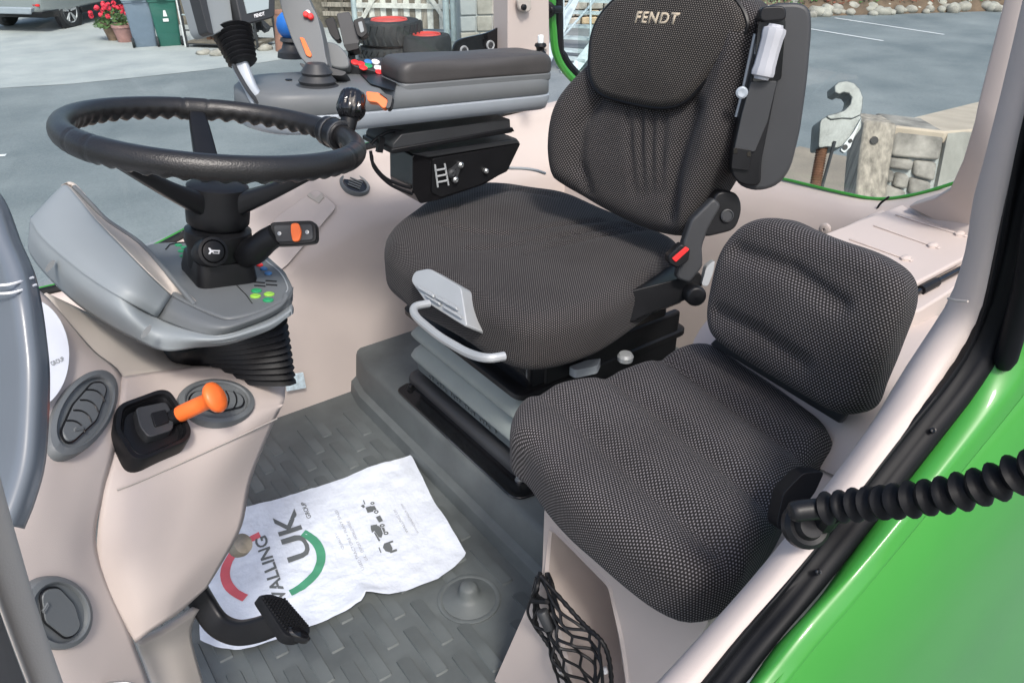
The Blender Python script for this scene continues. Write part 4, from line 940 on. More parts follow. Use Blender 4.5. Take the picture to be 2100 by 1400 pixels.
# ================================================================== SMALL THINGS IN THE CAB
def nrm(a, b, c):
    n = (b-a).cross(c-a).normalized(); return n if n.dot(CAM-a) > 0 else -n
def vent(name, label, cpx, a, b, rot, p0, n, slats, knob, m=MGREY, off=.004, group='round air vents'):
    v = thing(name, label, 'air vent', p0, group)
    def VP(q, h): return PL(*q, p0, n)+n*(h+off)
    def ring(s, h, k=40): return [VP((cpx[0]+(x-cpx[0])*s, cpx[1]+(y-cpx[1])*s), h) for x, y in ell(*cpx, a, b, k, rot)]
    obj('bezel', loft([ring(1.0, -.02), ring(1.0, .002), ring(.97, .006), ring(.84, .0085), ring(.80, .007), ring(.79, .003)]), m, v, sharp=40)
    c, s = math.cos(rot), math.sin(rot)
    def LQ(x, y): return (cpx[0]+x*a*c-y*b*s, cpx[1]+x*a*s+y*b*c)
    hexo = [(-.72, -.05), (-.60, -.34), (0, -.50), (.60, -.34), (.72, -.05), (.66, .22), (0, .52), (-.66, .22)]
    dial = rpoly([VP(LQ(*q), .0045) for q in hexo], .006, 4)
    dc = sum(dial, V())/len(dial)
    obj('dial', loft([[p-n*.006 for p in dial], dial, [p.lerp(dc, .05)+n*.003 for p in dial]]), m, v, sharp=40)
    for k in range(slats):
        x = -.5+1.0*(k+.5)/slats
        pts = [VP(LQ(x+.10*(1-(y/.42)**2), y), .0078) for y in (-.40, -.2, 0, .2, .40)]
        obj('slat', tube(spline(pts, 4), .0011, 5), BLACK, v)
    obj('dial_gap', tube([p+n*.0008 for p in dial], .0014, 5, True), BLACK, v)
    if knob:
        for d in (0, .045):
            q0, q1 = VP(LQ(knob[0]-.10+d, knob[1]-.10), .008), VP(LQ(knob[0]+.02+d, knob[1]+.14), .008)
            obj('thumb_ridge', tube([q0, q1], .0016, 6), m, v)
    return v
pA0, nA = surf_avg(shroud, [(163, 852), (130, 890), (195, 815), (150, 815), (180, 890)])
vent('air_vent', 'oval grey air vent on the beige pillar shroud beside the lever tray', (163, 852), 101, 56, R(-57), pA0, nA, 4, (-.35, .12), off=.002)
pB0, nB = surf_avg(con, [(441, 828), (400, 828), (480, 828), (441, 805), (441, 850)])
vent('air_vent', 'oval grey air vent behind the orange lever knob', (441, 828), 80, 46, R(2), pB0, nB, 5, None, off=.001)
pC0, nC = surf_avg(shroud, [(120, 1255), (150, 1230), (150, 1280), (110, 1290)])
vent('air_vent', 'round grey air vent low on the pillar shroud half hidden by the door pillar', (108, 1256), 78, 70, R(60), pC0, nC, 0, (-.3, .3), off=.002)
# small louvred vent on the right wall
vD = thing('air_vent', 'small round louvred vent on the beige wall below the armrest', 'air vent', W(727, 380), 'round air vents')
def WD(q, h): return W(727, 380)+(PL(*q, W(727, 380), WN)-W(727, 380))+WN*h
def wring(s, h): return [WD((727+(x-727)*s, 379+(y-379)*s), h) for x, y in ell(727, 379, 33, 19, 32, R(22))]
obj('bezel', loft([wring(1, -.01), wring(1.0, .004), wring(.92, .008), wring(.8, .006), wring(.76, 0)], (True, True)), MGREY, vD, sharp=40)
obj('bore', loft([wring(.76, .004), wring(.74, .0045)]), BLACKG, vD)
for k in range(4):
    y = -.55+.36*k
    pts = [WD((727+x*22*.93-y*13*.37, 379+x*22*.37+y*13*.93), .007) for x in (-.62, -.3, .3, .62)]
    obj('louvre', tube(pts, .0022, 6), MGREY, vD)

# hand lever with orange knob in its black tray
lvt = thing('column_lever', 'orange mushroom-headed hand lever in a black tray on the beige console', 'lever', D(310, 880, 1.02))
pL, nL = surf_avg(con, [(310, 878), (280, 900), (350, 860), (330, 840), (310, 915)]); pL = pL+nL*.006
def LT(px, py, h=0): return PL(px, py, pL, nL)+nL*h
tro = [(229, 889), (238, 836), (325, 804), (345, 808), (358, 826), (391, 890), (384, 910), (290, 953), (265, 948)]
lo = rpoly([LT(*q) for q in tro], .010, 4); lc = sum(lo, V())/len(lo)
def sc_l(s, h): return [lc+(p-lc)*s+nL*h for p in lo]
tray = obj('tray', loft([sc_l(1.0, -.035), sc_l(1.0, .005), sc_l(.97, .009), sc_l(.86, .008), sc_l(.83, .003), sc_l(.80, .004), sc_l(.74, -.001), sc_l(.72, -.004)]), BLACK, lvt, sharp=40)
blk = obj('lever_block', prism(rpoly([LT(*q, .010) for q in [(273, 845), (336, 832), (352, 862), (350, 890), (300, 906), (282, 884)]], .006, 3), -nL*.03), DGREY, lvt, bevel=.006, bseg=3)
obj('block_plate', prism(rpoly([LT(*q, .0125) for q in [(303, 858), (334, 850), (342, 876), (312, 886)]], .002, 2), -nL*.004), BLACK, lvt, bevel=.001)
k0 = LT(350, 862, .006); k1 = D(438, 816, (k0-CAM).dot(FW)-.012)
kd2 = (k1-k0).normalized()
obj('lever_arm', tube([k0-kd2*.01, k0+kd2*.022], .010, 12), BLACK, lvt, bevel=.002)
Mkv = frame(k0+kd2*.012, RT, kd2); KL2 = (k1-k0).length-.012
obj('orange_knob', lathe([(.0105, 0), (.011, .004), (.0108, KL2*.55), (.0105, KL2-.008), (.015, KL2-.004), (.0195, KL2-.002), (.0212, KL2+.002), (.0200, KL2+.006), (.013, KL2+.010), (0, KL2+.0115)], Mkv, 28), ORANGE, lvt, sharp=60)

# round sticker and the blue-grey trim at the left edge
stp = D(48, 735, .915); stn = nrm(D(60, 690, .95), D(165, 775, .985), D(70, 900, .86))
def ST(px, py, h=0): return PL(px, py, stp, stn)+stn*(h+.010)
stk_ = tag(obj('round_sticker', prism([ST(*q) for q in ell(42, 736, 88, 116, 48)], -stn*.012), PAPER, None), 'round white company sticker on the beige shroud beside the blue-grey trim', 'sticker')
tg = text_gen('GROUP', .016, 1.0); g0, g1 = ST(92, 757, .0008), ST(118, 745, .0008); wg = max(v.x for v in tg[0])-min(v.x for v in tg[0])
obj('lettering', xf(tg, frame((g0+g1)/2, g1-g0, stn) @ Matrix.Scale((g1-g0).length/wg, 4)), INKG, stk_)
trm = thing('corner_trim', 'curved blue-grey plastic trim with two pale lines at the windscreen corner', 'trim', D(40, 900, .66))
TRM = mat('blue_grey_trim', (.135, .155, .18), .36, var=.08, vscale=5, coat=.2)
tr_r = [(-20, 380, .70), (10, 425, .69), (38, 500, .68), (64, 560, .67), (78, 620, .66), (88, 690, .655), (95, 770, .65), (92, 880, .645), (84, 960, .64), (64, 1030, .635), (43, 1082, .63)]
tr_m = [(x-38, y-8, d-.025) for x, y, d in tr_r]; tr_l = [(x-95, y-20, d+.005) for x, y, d in tr_r]
obj('trim_body', patch([tr_l, tr_m, tr_r]), TRM, trm, sharp=180, solid=.006, soff=0)
for a in ([(-30, 586, .638), (20, 583, .628), (68, 569, .66)], [(-30, 602, .638), (25, 600, .627), (74, 584, .66)]):
    obj('pale_line', tube(spline([D(*q) for q in a], 6), .0011, 6), WHITE, trm)

# foot pedal
pdl_ = thing('foot_pedal', 'black pedal with studded rubber pad above the paper mat', 'pedal', Z(560, 1300, .0))
arm2 = spline([D(390, 1190, 1.15), D(415, 1235, 1.165), D(445, 1278, 1.165), D(485, 1296, 1.155), D(530, 1290, 1.145), D(575, 1272, 1.14)], 6)
obj('pedal_arm', flatsweep(arm2, [.018]*len(arm2), [.009]*len(arm2), -FW), BLACK, pdl_, sharp=50)
pn0 = D(582, 1265, 1.12); pnn = V((.50, -.30, .8)).normalized()
def PQ(px, py, h=0): return PL(px, py, pn0, pnn)+pnn*h
pp = rpoly([PQ(*q) for q in [(526, 1222), (548, 1217), (584, 1229), (637, 1291), (632, 1304), (606, 1313), (582, 1308)]], .008, 4)
obj('pedal_pad', loft([[p-pnn*.012 for p in pp], [p for p in pp], [p.lerp(sum(pp, V())/len(pp), .06)+pnn*.004 for p in pp]]), RUBBER, pdl_, sharp=50)
st_ = []
A_, B_, C_, D__ = V((532, 1226)), V((582, 1230)), V((632, 1288)), V((586, 1300))
for i in range(7):
    for j in range(13):
        u, v_ = (i+.5)/7, (j+.5)/13
        q = A_.lerp(B_, u).lerp(D__.lerp(C_, u), v_)
        st_.append(lathe([(.0028, 0), (.0018, .0028), (0, .003)], frame(PQ(*q, .0035), (1, 0, 0), pnn), 6))
so_ = obj('pad_studs', join(*st_), BLACK, pdl_); so_['kind'] = 'stuff'
capm = frame(PQ(610, 1303, .002), RT, pnn)
obj('pad_tip', xf(lathe([(1, -.004), (1, .003), (.8, .006), (0, .007)], Matrix.Diagonal((.018, .009, 1, 1)), 20), capm), BLACKG, pdl_)
rg = D(255, 1415, .93)
tag(obj('chrome_ring', tube([rg+(RT*math.cos(t)*.026+(UP*.6+FW*-.5)*math.sin(t)*.024) for t in [k*2*math.pi/40 for k in range(40)]], .0022, 8, True), STEEL, None), 'thin chrome ring low on the beige pillar shroud', 'ring')
# round end of a second pedal behind the console
tag(obj('clutch_pedal_end', lathe([(.016, -.01), (.018, 0), (.016, .010), (.006, .014), (0, .014)], frame(D(492, 1118, 1.22), (1, 0, 0), V((.4, -.5, .6))), 20), mat('worn_brass', (.34, .30, .24), .5, metal=.3, var=.3, vscale=40), None), 'small worn metal pedal end showing behind the beige console', 'pedal')

# paper floor mat
pm = [(843, 936), (804, 955), (757, 968), (686, 989), (614, 1014), (543, 1036), (493, 1050), (455, 1064), (440, 1120), (420, 1200), (411, 1279), (414, 1325), (446, 1335), (489, 1337), (518, 1330), (571, 1312), (636, 1287), (714, 1259), (746, 1239), (752, 1224), (800, 1227), (846, 1212), (900, 1189), (936, 1161), (957, 1137), (929, 1095), (893, 1036), (861, 971)]
def ph_(x, y):
    from mathutils import noise
    return .0122+.005*noise.noise(V((x*7, y*7, 1)))+.0026*noise.noise(V((x*30, y*30, 2)))+.0012*noise.noise(V((x*90, y*90, 5)))
ol = resample([Z(*q, .006) for q in pm], 150); oc = sum(ol, V())/150
prow = []
for s in [0.01]+[i/40 for i in range(1, 41)]:
    prow.append([V((*(oc+(p-oc)*s).xy, 0)) for p in ol])
def paper_z(x, y):
    d = 1e9; p = V((x, y, 0))
    return ph_(x, y)
def edge_lift(i, s): return (.010*max(0, math.sin(i*.21)))*sstep(.75, 1.0, s)
for si, row in enumerate(prow):
    s = si/40
    for i, p in enumerate(row): p.z = ph_(p.x, p.y)+edge_lift(i, s)
PAPER2 = mat('crumpled_paper', (.64, .68, .74), .75, var=.07, vscale=40, bump=.9, bscale=80)
pmo = tag(obj('paper_floor_mat', loft(prow, (True, False)), PAPER2, None, sharp=180), 'crumpled white paper floor mat printed with a company logo', 'paper mat')
rd = (Z(530, 1110, .01)-Z(566, 1222, .01)); rd.z = 0; rd.normalize()
def onpaper(g, origin, sx, sy=None, h=.0012):
    M0 = frame(V((origin.x, origin.y, 0)), rd, (0, 0, 1)); out = []
    for v in g[0]:
        p = M0 @ V((v.x*sx, v.y*(sy or sx), 0)); out.append(V((p.x, p.y, ph_(p.x, p.y)+h)))
    return out, g[1]
def ink(name, s, a, b, hgt, m, bold=0.0, spacing=1.0):
    """letters from pixel a to pixel b along the reading direction, cap height hgt"""
    g = text_gen(s, 1.0, spacing, 0, bold); x0 = min(v.x for v in g[0]); x1 = max(v.x for v in g[0]); y0 = min(v.y for v in g[0]); y1 = max(v.y for v in g[0])
    g = ([V((v.x-(x0+x1)/2, v.y-(y0+y1)/2, 0)) for v in g[0]], g[1])
    A, B = Z(*a, .008), Z(*b, .008)
    return obj(name, onpaper(g, (A+B)/2, abs((B-A).dot(rd))/(x1-x0), hgt/(y1-y0)), m, pmo, sharp=180)
ink('printed_initials', 'UK', (614, 1150), (585, 1052), .052, INKG, .018, .98)
ink('printed_name', 'WALLING', (584, 1252), (533, 1106), .026, INKG, .022, 1.0)
ink('printed_word', 'GROUP', (634, 1066), (622, 1032), .010, INKG, .01)
ink('print_line', 'QUALITY', (704, 1128), (690, 1094), .0065, INKP)
ink('print_line', 'USED TRACTORS + PLANT SALES', (740, 1174), (694, 1048), .0065, INKP)
ink('print_line', 'U.K. - EXPORT WORLDWIDE', (750, 1154), (716, 1070), .0065, INKP)
ink('print_line', 'WALLING UK', (836, 1096), (808, 1046), .006, INKP)
ink('print_line', 'WWW.WALLINGUK.COM', (858, 1096), (824, 1036), .005, INKP)
cc = Z(562, 1158, .008)
ra_ = [(Z(*q, .008)-cc) for q in [(466, 1172), (485, 1205), (532, 1094), (662, 1130), (650, 1170)]]
rm = sum(v.length for v in ra_)/5
def wang(q): d = Z(*q, .008)-cc; return math.atan2(d.y, d.x)
def arc(name, q0, q1, m):
    a0_, a1_ = wang(q0), wang(q1)
    best = None
    for da in (0, 2*math.pi, -2*math.pi):
        if best is None or True:
            pass
    return a0_, a1_
def arcobj(name, qs, m):
    a = [wang(q) for q in qs]
    for i in range(1, len(a)):
        while a[i]-a[i-1] > math.pi: a[i] -= 2*math.pi
        while a[i]-a[i-1] < -math.pi: a[i] += 2*math.pi
    g = ring_gen(rm-.0095, rm+.0095, a[0], a[-1], 40)
    vv = [V((cc.x+v.x, cc.y+v.y, ph_(cc.x+v.x, cc.y+v.y)+.0010)) for v in g[0]]
    obj(name, (vv, g[1]), m, pmo, sharp=180)
arcobj('print_red_arc', [(532, 1096), (480, 1130), (464, 1172), (482, 1205), (506, 1226)], INKR)
arcobj('print_green_arc', [(632, 1086), (660, 1120), (660, 1150), (630, 1185), (592, 1212)], INKN)
# printed tractor pictograms: wheels, cabs, forks
def flat(name, loops, m=INKG):
    for l in loops:
        vv = [Z(*q, .008) for q in l]; vv = [V((p.x, p.y, ph_(p.x, p.y)+.0016)) for p in vv]
        obj(name, (vv, [tuple(range(len(vv)))]), m, pmo)
def prings(lst):
    for cx_, cy_, r_ in lst:
        c = Z(cx_, cy_, .008); g = ring_gen(r_*.45, r_, 0, 2*math.pi, 20)
        obj('print_tractor_wheel', ([V((c.x+v.x, c.y+v.y, ph_(c.x+v.x, c.y+v.y)+.0018)) for v in g[0]], g[1]), INKG, pmo)
z7 = lambda pts: [(640+x/7, 1000+y/7) for x, y in pts]
prings([(640+870/7, 1000+250/7, .0048), (640+925/7, 1000+370/7, .0052), (640+1010/7, 1000+565/7, .0058), (640+1065/7, 1000+680/7, .0054)])
flat('print_tractor', [z7([(770, 310), (850, 285), (890, 340), (880, 370), (800, 385)]), z7([(850, 290), (900, 285), (930, 340), (890, 350)]), z7([(700, 285), (740, 265), (765, 300), (740, 315)]), z7([(735, 210), (748, 205), (770, 262), (755, 268)]),
    z7([(915, 440), (980, 415), (1020, 490), (965, 515)]), z7([(900, 600), (950, 565), (990, 600), (1020, 680), (1000, 745), (960, 735), (900, 640)]), z7([(845, 565), (935, 545), (945, 600), (865, 660), (845, 610)]), z7([(1000, 600), (1040, 605), (1055, 650), (1030, 670)]), z7([(890, 660), (905, 655), (985, 785), (960, 795)]),
    z7([(955, 880), (970, 875), (1000, 960), (985, 960)]), z7([(1030, 850), (1120, 820), (1160, 900), (1145, 960), (1060, 940), (1020, 890)]), z7([(1030, 830), (1160, 785), (1172, 810), (1040, 850)]), z7([(1120, 940), (1215, 905), (1228, 935), (1130, 968)])])

# door stay with rubber bellows
dst_ = thing('door_stay', 'black rubber-bellowed door stay bar fixed to the door frame', 'door stay', D(1655, 1085, .70))
fd = (Y(1655, 1080, .275)-CAM).dot(FW)-.010
ps_ = [D(1682, 1043, fd-.02), D(1760, 1034, fd-.05), D(1850, 1026, fd-.09), D(1950, 1012, fd-.125), D(2030, 992, fd-.15), D(2100, 968, fd-.17), D(2200, 935, fd-.20)]
pth = resample(spline(ps_, 16), 120, False)
def zig(t): k = (t*15.5) % 1; return .0082+.0072*(1-abs(2*k-1))**1.0
obj('bellows_sleeve', tube(pth, zig, 18), SEAL, dst_, sharp=50)
obj('rod_end', tube(rpoly([D(1618, 1052, fd-.02), D(1640, 1046, fd-.02), D(1690, 1042, fd-.021)], .01, 4, False), lambda t: .007 if t < .04 else .0095, 14), BLACK, dst_, bevel=.003)
wm = D(1656, 1076, fd+.004)
obj('pivot_washer', lathe([(.022, -.008), (.022, .0), (.018, .004), (.014, .003), (.011, .010), (.0, .010)], frame(wm, RT, V((-.35, -.62, .62))), 28), BLACK, dst_, sharp=40)
obj('pivot_foot', tube([D(1690, 1072, fd), D(1704, 1052, fd-.018)], .010, 10), BLACK, dst_)

# window hinge plate with two bolts, far side
hp = tag(obj('hinge_plate', prism(rpoly([Y(*q, 1.93) for q in [(928, 118), (930, 92), (944, 80), (1000, 68), (1028, 54), (1041, 30), (1045, 116)]], .02, 4), (0, .006, 0)), BLACKG, None), 'gloss black glass hinge plate with two bolts beside the beige pillar', 'hinge plate')
for q in [(951, 104), (1005, 93)]:
    Mh2 = frame(Y(*q, 1.928), (1, 0, 0), (0, -1, 0))
    obj('bolt_ring', lathe([(.009, 0), (.009, .004), (.0125, .005), (.0135, .002), (.0135, 0)], Mh2, 24), ALU, hp, sharp=40)
    obj('bolt', lathe([(.009, 0), (.009, .003), (.004, .004), (0, .002)], Mh2, 6), DGREY, hp, sharp=30)
wl = thing('window_catch', 'black window catch knob with a clear cap behind the armrest', 'catch', Y(1106, 118, 1.80))
Mw = frame(Y(1108, 122, 1.80), (1, 0, 0), (0, 0, 1))
obj('catch_body', lathe([(.012, -.03), (.012, 0), (.016, .008), (.016, .018), (.011, .024), (.012, .03), (.017, .036), (.015, .042), (.009, .044)], Mw, 20), BLACK, wl, sharp=40)
obj('clear_cap', lathe([(.008, .044), (.0085, .06), (.007, .064), (0, .065)], Mw, 16), mat('clear_plastic', (.75, .8, .8), .15, var=0), wl)
sb = thing('stop_buffer', 'black rubber buffer pair on the green rear window edge', 'buffer', Y(1130, 20, 1.93))
obj('buffer_pad', lathe([(.024, -.004), (.024, .004), (.018, .010), (0, .012)], frame(Y(1122, 21, 1.93), (0, 0, 1), V((-.6, -.8, 0))), 20), BLACK, sb)
obj('buffer_body', tube([Y(1126, 21, 1.92), Y(1148, 20, 1.94)], .012, 12), BLACK, sb, bevel=.003)
# loose fittings under the passenger-seat edge
tag(obj('valve_cap', lathe([(.016, 0), (.017, .010), (.013, .016), (0, .017)], Matrix.Translation(Z(1282, 738, .40)), 20), ALU, None), 'small round pale grey cap beside the driver seat base', 'cap')
tag(obj('hose_connector', prism(rpoly([Z(*q, .36) for q in [(1165, 768), (1200, 755), (1232, 750), (1225, 766), (1180, 776)]], .006, 3), (0, 0, .02)), SILVER, None, bevel=.004), 'pale grey hose connector between driver seat and small seat', 'connector')
tag(obj('warning_label', prism([Y(*q, 1.772) for q in [(584, 770), (622, 764), (628, 795), (588, 802)]], (0, .003, 0)), mat('label_print', (.55, .66, .72), .5, var=.25, vscale=90), None), 'small pale blue printed label on the wall beside the bellows', 'label')
for q in [((586, 786), (626, 780)), ((587, 792), (626, 786)), ((590, 797), (620, 792))]:
    pass
# ================================================================== THE YARD OUTSIDE
def ground_mat(name, c, c2, sc, rough=.85):
    m = bpy.data.materials.new(name); m.use_nodes = True; n = m.node_tree.nodes; L = m.node_tree.links; b = n['Principled BSDF']
    b.inputs['Roughness'].default_value = rough
    tc = n.new('ShaderNodeTexCoord'); t1 = n.new('ShaderNodeTexNoise'); t2 = n.new('ShaderNodeTexNoise')
    t1.inputs['Scale'].default_value = sc; t1.inputs['Detail'].default_value = 8; t2.inputs['Scale'].default_value = 45; t2.inputs['Detail'].default_value = 3
    for t in (t1, t2): L.new(tc.outputs['Object'], t.inputs['Vector'])
    mx = n.new('ShaderNodeMix'); mx.data_type = 'RGBA'; mx.inputs[6].default_value = (*c, 1); mx.inputs[7].default_value = (*c2, 1)
    f = M_('ADD', M_('MULTIPLY', t1.outputs['Fac'], .75, n, L), M_('MULTIPLY', t2.outputs['Fac'], .35, n, L), n, L)
    mr = n.new('ShaderNodeMapRange'); mr.inputs[1].default_value = .35; mr.inputs[2].default_value = .78; L.new(f, mr.inputs[0])
    L.new(mr.outputs[0], mx.inputs[0]); L.new(mx.outputs[2], b.inputs['Base Color'])
    bp = n.new('ShaderNodeBump'); bp.inputs['Strength'].default_value = .3; bp.inputs['Distance'].default_value = .02
    L.new(t2.outputs['Fac'], bp.inputs['Height']); L.new(bp.outputs[0], b.inputs['Normal'])
    MATS[name] = m; return m
ASPH = ground_mat('asphalt', (.120, .145, .155), (.255, .280, .283), .8)
CONC = ground_mat('concrete', (.32, .345, .345), (.47, .49, .475), 1.4)
DIRT = ground_mat('dusty_ground', (.20, .17, .14), (.33, .28, .22), 2.0)
STONE = mat('stone', (.33, .31, .27), .85, var=.35, vscale=6, bump=.6, bscale=30)
STONE2 = mat('pale_stone', (.36, .345, .30), .85, var=.25, vscale=5, bump=.6, bscale=30)
TIMB = mat('weathered_timber', (.30, .265, .22), .85, var=.5, vscale=9, bump=.9, bscale=40, stretch=(3, 3, .35))
WTIMB = mat('whitewashed_timber', (.62, .62, .57), .8, var=.25, vscale=9)
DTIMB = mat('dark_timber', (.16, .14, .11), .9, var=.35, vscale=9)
GALV = mat('galvanised', (.46, .55, .56), .5, metal=.3, var=.15, vscale=8)
struct(obj('ground', ([V((-90, -60, GZ)), V((120, -60, GZ)), V((120, 140, GZ)), V((-90, 140, GZ))], [(0, 1, 2, 3)]), ASPH))
ap_px = [(-300, 205), (0, 181), (150, 172), (300, 157), (420, 144), (540, 128), (640, 112), (800, 92), (1040, 70)]
apl = [G(*q, .006) for q in ap_px]
struct(obj('concrete_apron', ([p for p in apl]+[V((p.x+(p.x-CAM.x)*2.2, p.y+(p.y-CAM.y)*2.2, GZ+.006)) for p in reversed(apl)], [tuple(range(2*len(apl)))]), CONC))
dt = [G(*q, .006) for q in [(1560, 330), (1640, 300), (1720, 318), (1800, 330), (1900, 300), (2000, 330), (1900, 480), (1600, 480)]]
struct(obj('dirt_patch', (dt, [tuple(range(len(dt)))]), DIRT))
def stripe(a, b, wd):
    p, q = G(*a, .008), G(*b, .008); s = V((0, 0, 1)).cross((q-p).normalized())*wd/2
    return struct(obj('parking_line', ([p-s, q-s, q+s, p+s], [(0, 1, 2, 3)]), WHITE))
stripe((1640, 56), (1811, 84), .09); stripe((1712, 37), (1936, 71), .09); stripe((-40, 322), (12, 318), .10)

# ---- parked car, rear end towards the yard
pcw = G(143, 56); pcw2 = G(70, 58)
lr = pcw-CAM; lr.z = 0; lr.normalize(); rgt = V((lr.y, -lr.x, 0)); fwd = rgt*.6+lr*.8; axd = V((0, 0, 1)).cross(fwd)   # heading, then towards the car's left side
car = thing('parked_car', 'silver estate car parked on the concrete with alloy wheels', 'car', (pcw+pcw2)/2)
TRK = 1.62; near = pcw; far = pcw+axd*TRK; mid = (near+far)/2
Mcar = frame(V((mid.x, mid.y, GZ)), fwd, (0, 0, 1))                               # local x forwards, y left/right, z up
ysg = 1 if (Mcar.inverted() @ near).y > 0 else -1
CARP = mat('car_paint', (.27, .30, .30), .3, metal=.15, var=0, coat=.5); GLD = mat('dark_glass', (.02, .025, .03), .08, var=0)
def cs(x, zl, zs, zt, w1, w2): # car cross-section at x
    return [Mcar @ V((x, y, z)) for y, z in [(-w1*.9, zl), (-w1, zl+.15), (-w1, (zl+zs)/2+.1), (-w1*.97, zs), (-w2, zt), (-w2*.6, zt+.05), (w2*.6, zt+.05), (w2, zt), (w1*.97, zs), (w1, (zl+zs)/2+.1), (w1, zl+.15), (w1*.9, zl)]]
obj('body', loft([cs(*a) for a in [(-.95, .42, .75, .80, .82, .70), (-.86, .34, .95, 1.05, .90, .74), (-.62, .32, 1.02, 1.38, .94, .70), (-.2, .30, 1.02, 1.52, .95, .66), (.8, .30, 1.0, 1.56, .95, .66), (1.6, .30, .98, 1.52, .95, .64), (2.35, .30, .96, 1.08, .94, .70), (3.2, .32, .88, .93, .90, .70), (3.5, .40, .70, .74, .78, .6)]]), CARP, car, bevel=.03, bseg=2, sharp=50)
obj('rear_bumper', loft([[Mcar @ V((x, y, z)) for y, z in [(-.93, z0), (-.96, z1), (.96, z1), (.93, z0)]] for x, z0, z1 in [(-.40, .30, .46), (-.85, .32, .46), (-1.0, .36, .46), (-1.02, .38, .45)]]), BLACK, car, bevel=.02)
obj('bumper_insert', loft([[Mcar @ V((x, y, z)) for y, z in [(-.7, z0), (-.75, z1), (.75, z1), (.7, z0)]] for x, z0, z1 in [(-.9, .40, .56), (-1.06, .42, .56)]]), SILVER, car, bevel=.02)
obj('sill', box((1.4, ysg*.945, .34), (2.0, .06, .14), Mcar), BLACK, car, bevel=.02)
obj('side_glass', loft([[Mcar @ V((x, ysg*.90, 1.06)), Mcar @ V((x2, ysg*.70, 1.50))] for x, x2 in ((-.5, -.3), (.6, .6), (1.9, 1.5))], (0, 0), False), GLD, car, solid=.01)
obj('reflector', box((-.93, ysg*.80, .60), (.04, .16, .05), Mcar), RED, car, bevel=.005)
for wx, wy in [(0, ysg*TRK/2), (0, -ysg*TRK/2), (2.68, ysg*TRK/2), (2.68, -ysg*TRK/2)]:
    s = 1 if wy > 0 else -1
    Mw_ = frame(Mcar @ V((wx, wy-s*.09, .36)), fwd, Mcar.to_3x3() @ V((0, s, 0)))
    wh = obj('wheel', lathe([(.24, .0), (.34, .0), (.36, .04), (.36, .18), (.335, .215), (.265, .22), (.255, .20)], Mw_, 36), TYRE, car, sharp=40)
    obj('rim', lathe([(.255, .20), (.25, .215), (.235, .20), (.22, .08), (0, .08)], Mw_, 36), ALU, wh, sharp=40)
    obj('hub_shadow', lathe([(.225, .10), (.0, .101)], Mw_, 24), BLACK, wh)  # plain black disc, painted shade behind the spokes
    for k in range(5):
        a = k*2*math.pi/5+.3
        for da in (-.10, .10):
            p0_, p1_ = Mw_ @ V((.04*math.cos(a), .04*math.sin(a), .19)), Mw_ @ V((.24*math.cos(a+da*1.3), .24*math.sin(a+da*1.3), .205))
            obj('spoke', tube([p0_, p1_], .022, 6), ALU, wh)
    obj('arch', lathe([(.37, .10), (.46, .10), (.46, .20), (.37, .20)], Mw_, 32), BLACK, car) if wx < 1 and s == ysg else None

# ---- flower pots
def pot(name, label, px, py, r0, r1, h, m, flowers):
    c = G(px, py); p = thing(name, label, 'flower pot', c, 'flower pots beside the wheelie bins'); M0 = Matrix.Translation(c)
    obj('pot', lathe([(r0, 0), (r0*1.02, .02), (r1, h-.06), (r1*1.08, h-.055), (r1*1.08, h), (r1*.95, h), (r1*.9, h-.05), (0, h-.05)], M0, 28), m, p, sharp=40)
    if flowers:
        LF = mat('geranium_leaf', (.10, .19, .06), .7, var=.4, vscale=20); FLW = mat('geranium_red', (.82, .05, .09), .6, var=.25, vscale=20)
        rnd = random.Random(3); v, f, vf, ff = [], [], [], []
        for k in range(420):
            a, r_, z = rnd.random()*6.283, math.sqrt(rnd.random())*r1*1.55, rnd.random()
            q = c+V((r_*math.cos(a), r_*math.sin(a), h-.08+.34*z*(1.1-(r_/(r1*1.55))**2)))
            d1 = V((rnd.uniform(-1, 1), rnd.uniform(-1, 1), rnd.uniform(-.4, .6))).normalized()*.035; d2 = V((rnd.uniform(-1, 1), rnd.uniform(-1, 1), rnd.uniform(-.4, .6))).normalized()*.03
            b = len(v); v += [q-d1-d2, q+d1-d2, q+d1+d2, q-d1+d2]; f.append((b, b+1, b+2, b+3))
        obj('leaves', (v, f), LF, p, sharp=180)['kind'] = 'stuff'
        for k in range(26):
            a, r_ = rnd.random()*6.283, math.sqrt(rnd.random())*r1*1.7
            q = c+V((r_*math.cos(a), r_*math.sin(a), h+.12+.26*(1-(r_/(r1*1.7))**2)+rnd.uniform(-.06, .06)))
            vv, fc_ = [], []
            for j in range(18):
                d = V((rnd.gauss(0, 1), rnd.gauss(0, 1), rnd.gauss(0, 1))).normalized(); t = d.orthogonal().normalized()*.022; u = d.cross(t).normalized()*.022; e = q+d*.045
                b = len(vv); vv += [e-t-u, e+t-u, e+t+u, e-t+u]; fc_.append((b, b+1, b+2, b+3))
            obj('flower_head', (vv, fc_), FLW, p, sharp=180)
pot('flower_pot', 'brown barrel pot of red geraniums beside the wheelie bins', 240, 82, .17, .25, .38, mat('brown_pot', (.22, .15, .10), .8, var=.3), True)
pot('flower_pot', 'empty pinkish terracotta pot standing against the geranium pot', 258, 86, .15, .21, .36, mat('pink_terracotta', (.36, .20, .18), .8, var=.2), False)
pot('flower_pot', 'large bare terracotta chimney pot near the scrap crate', 590, 104, .24, .17, .78, mat('terracotta', (.33, .17, .12), .8, var=.2), False)

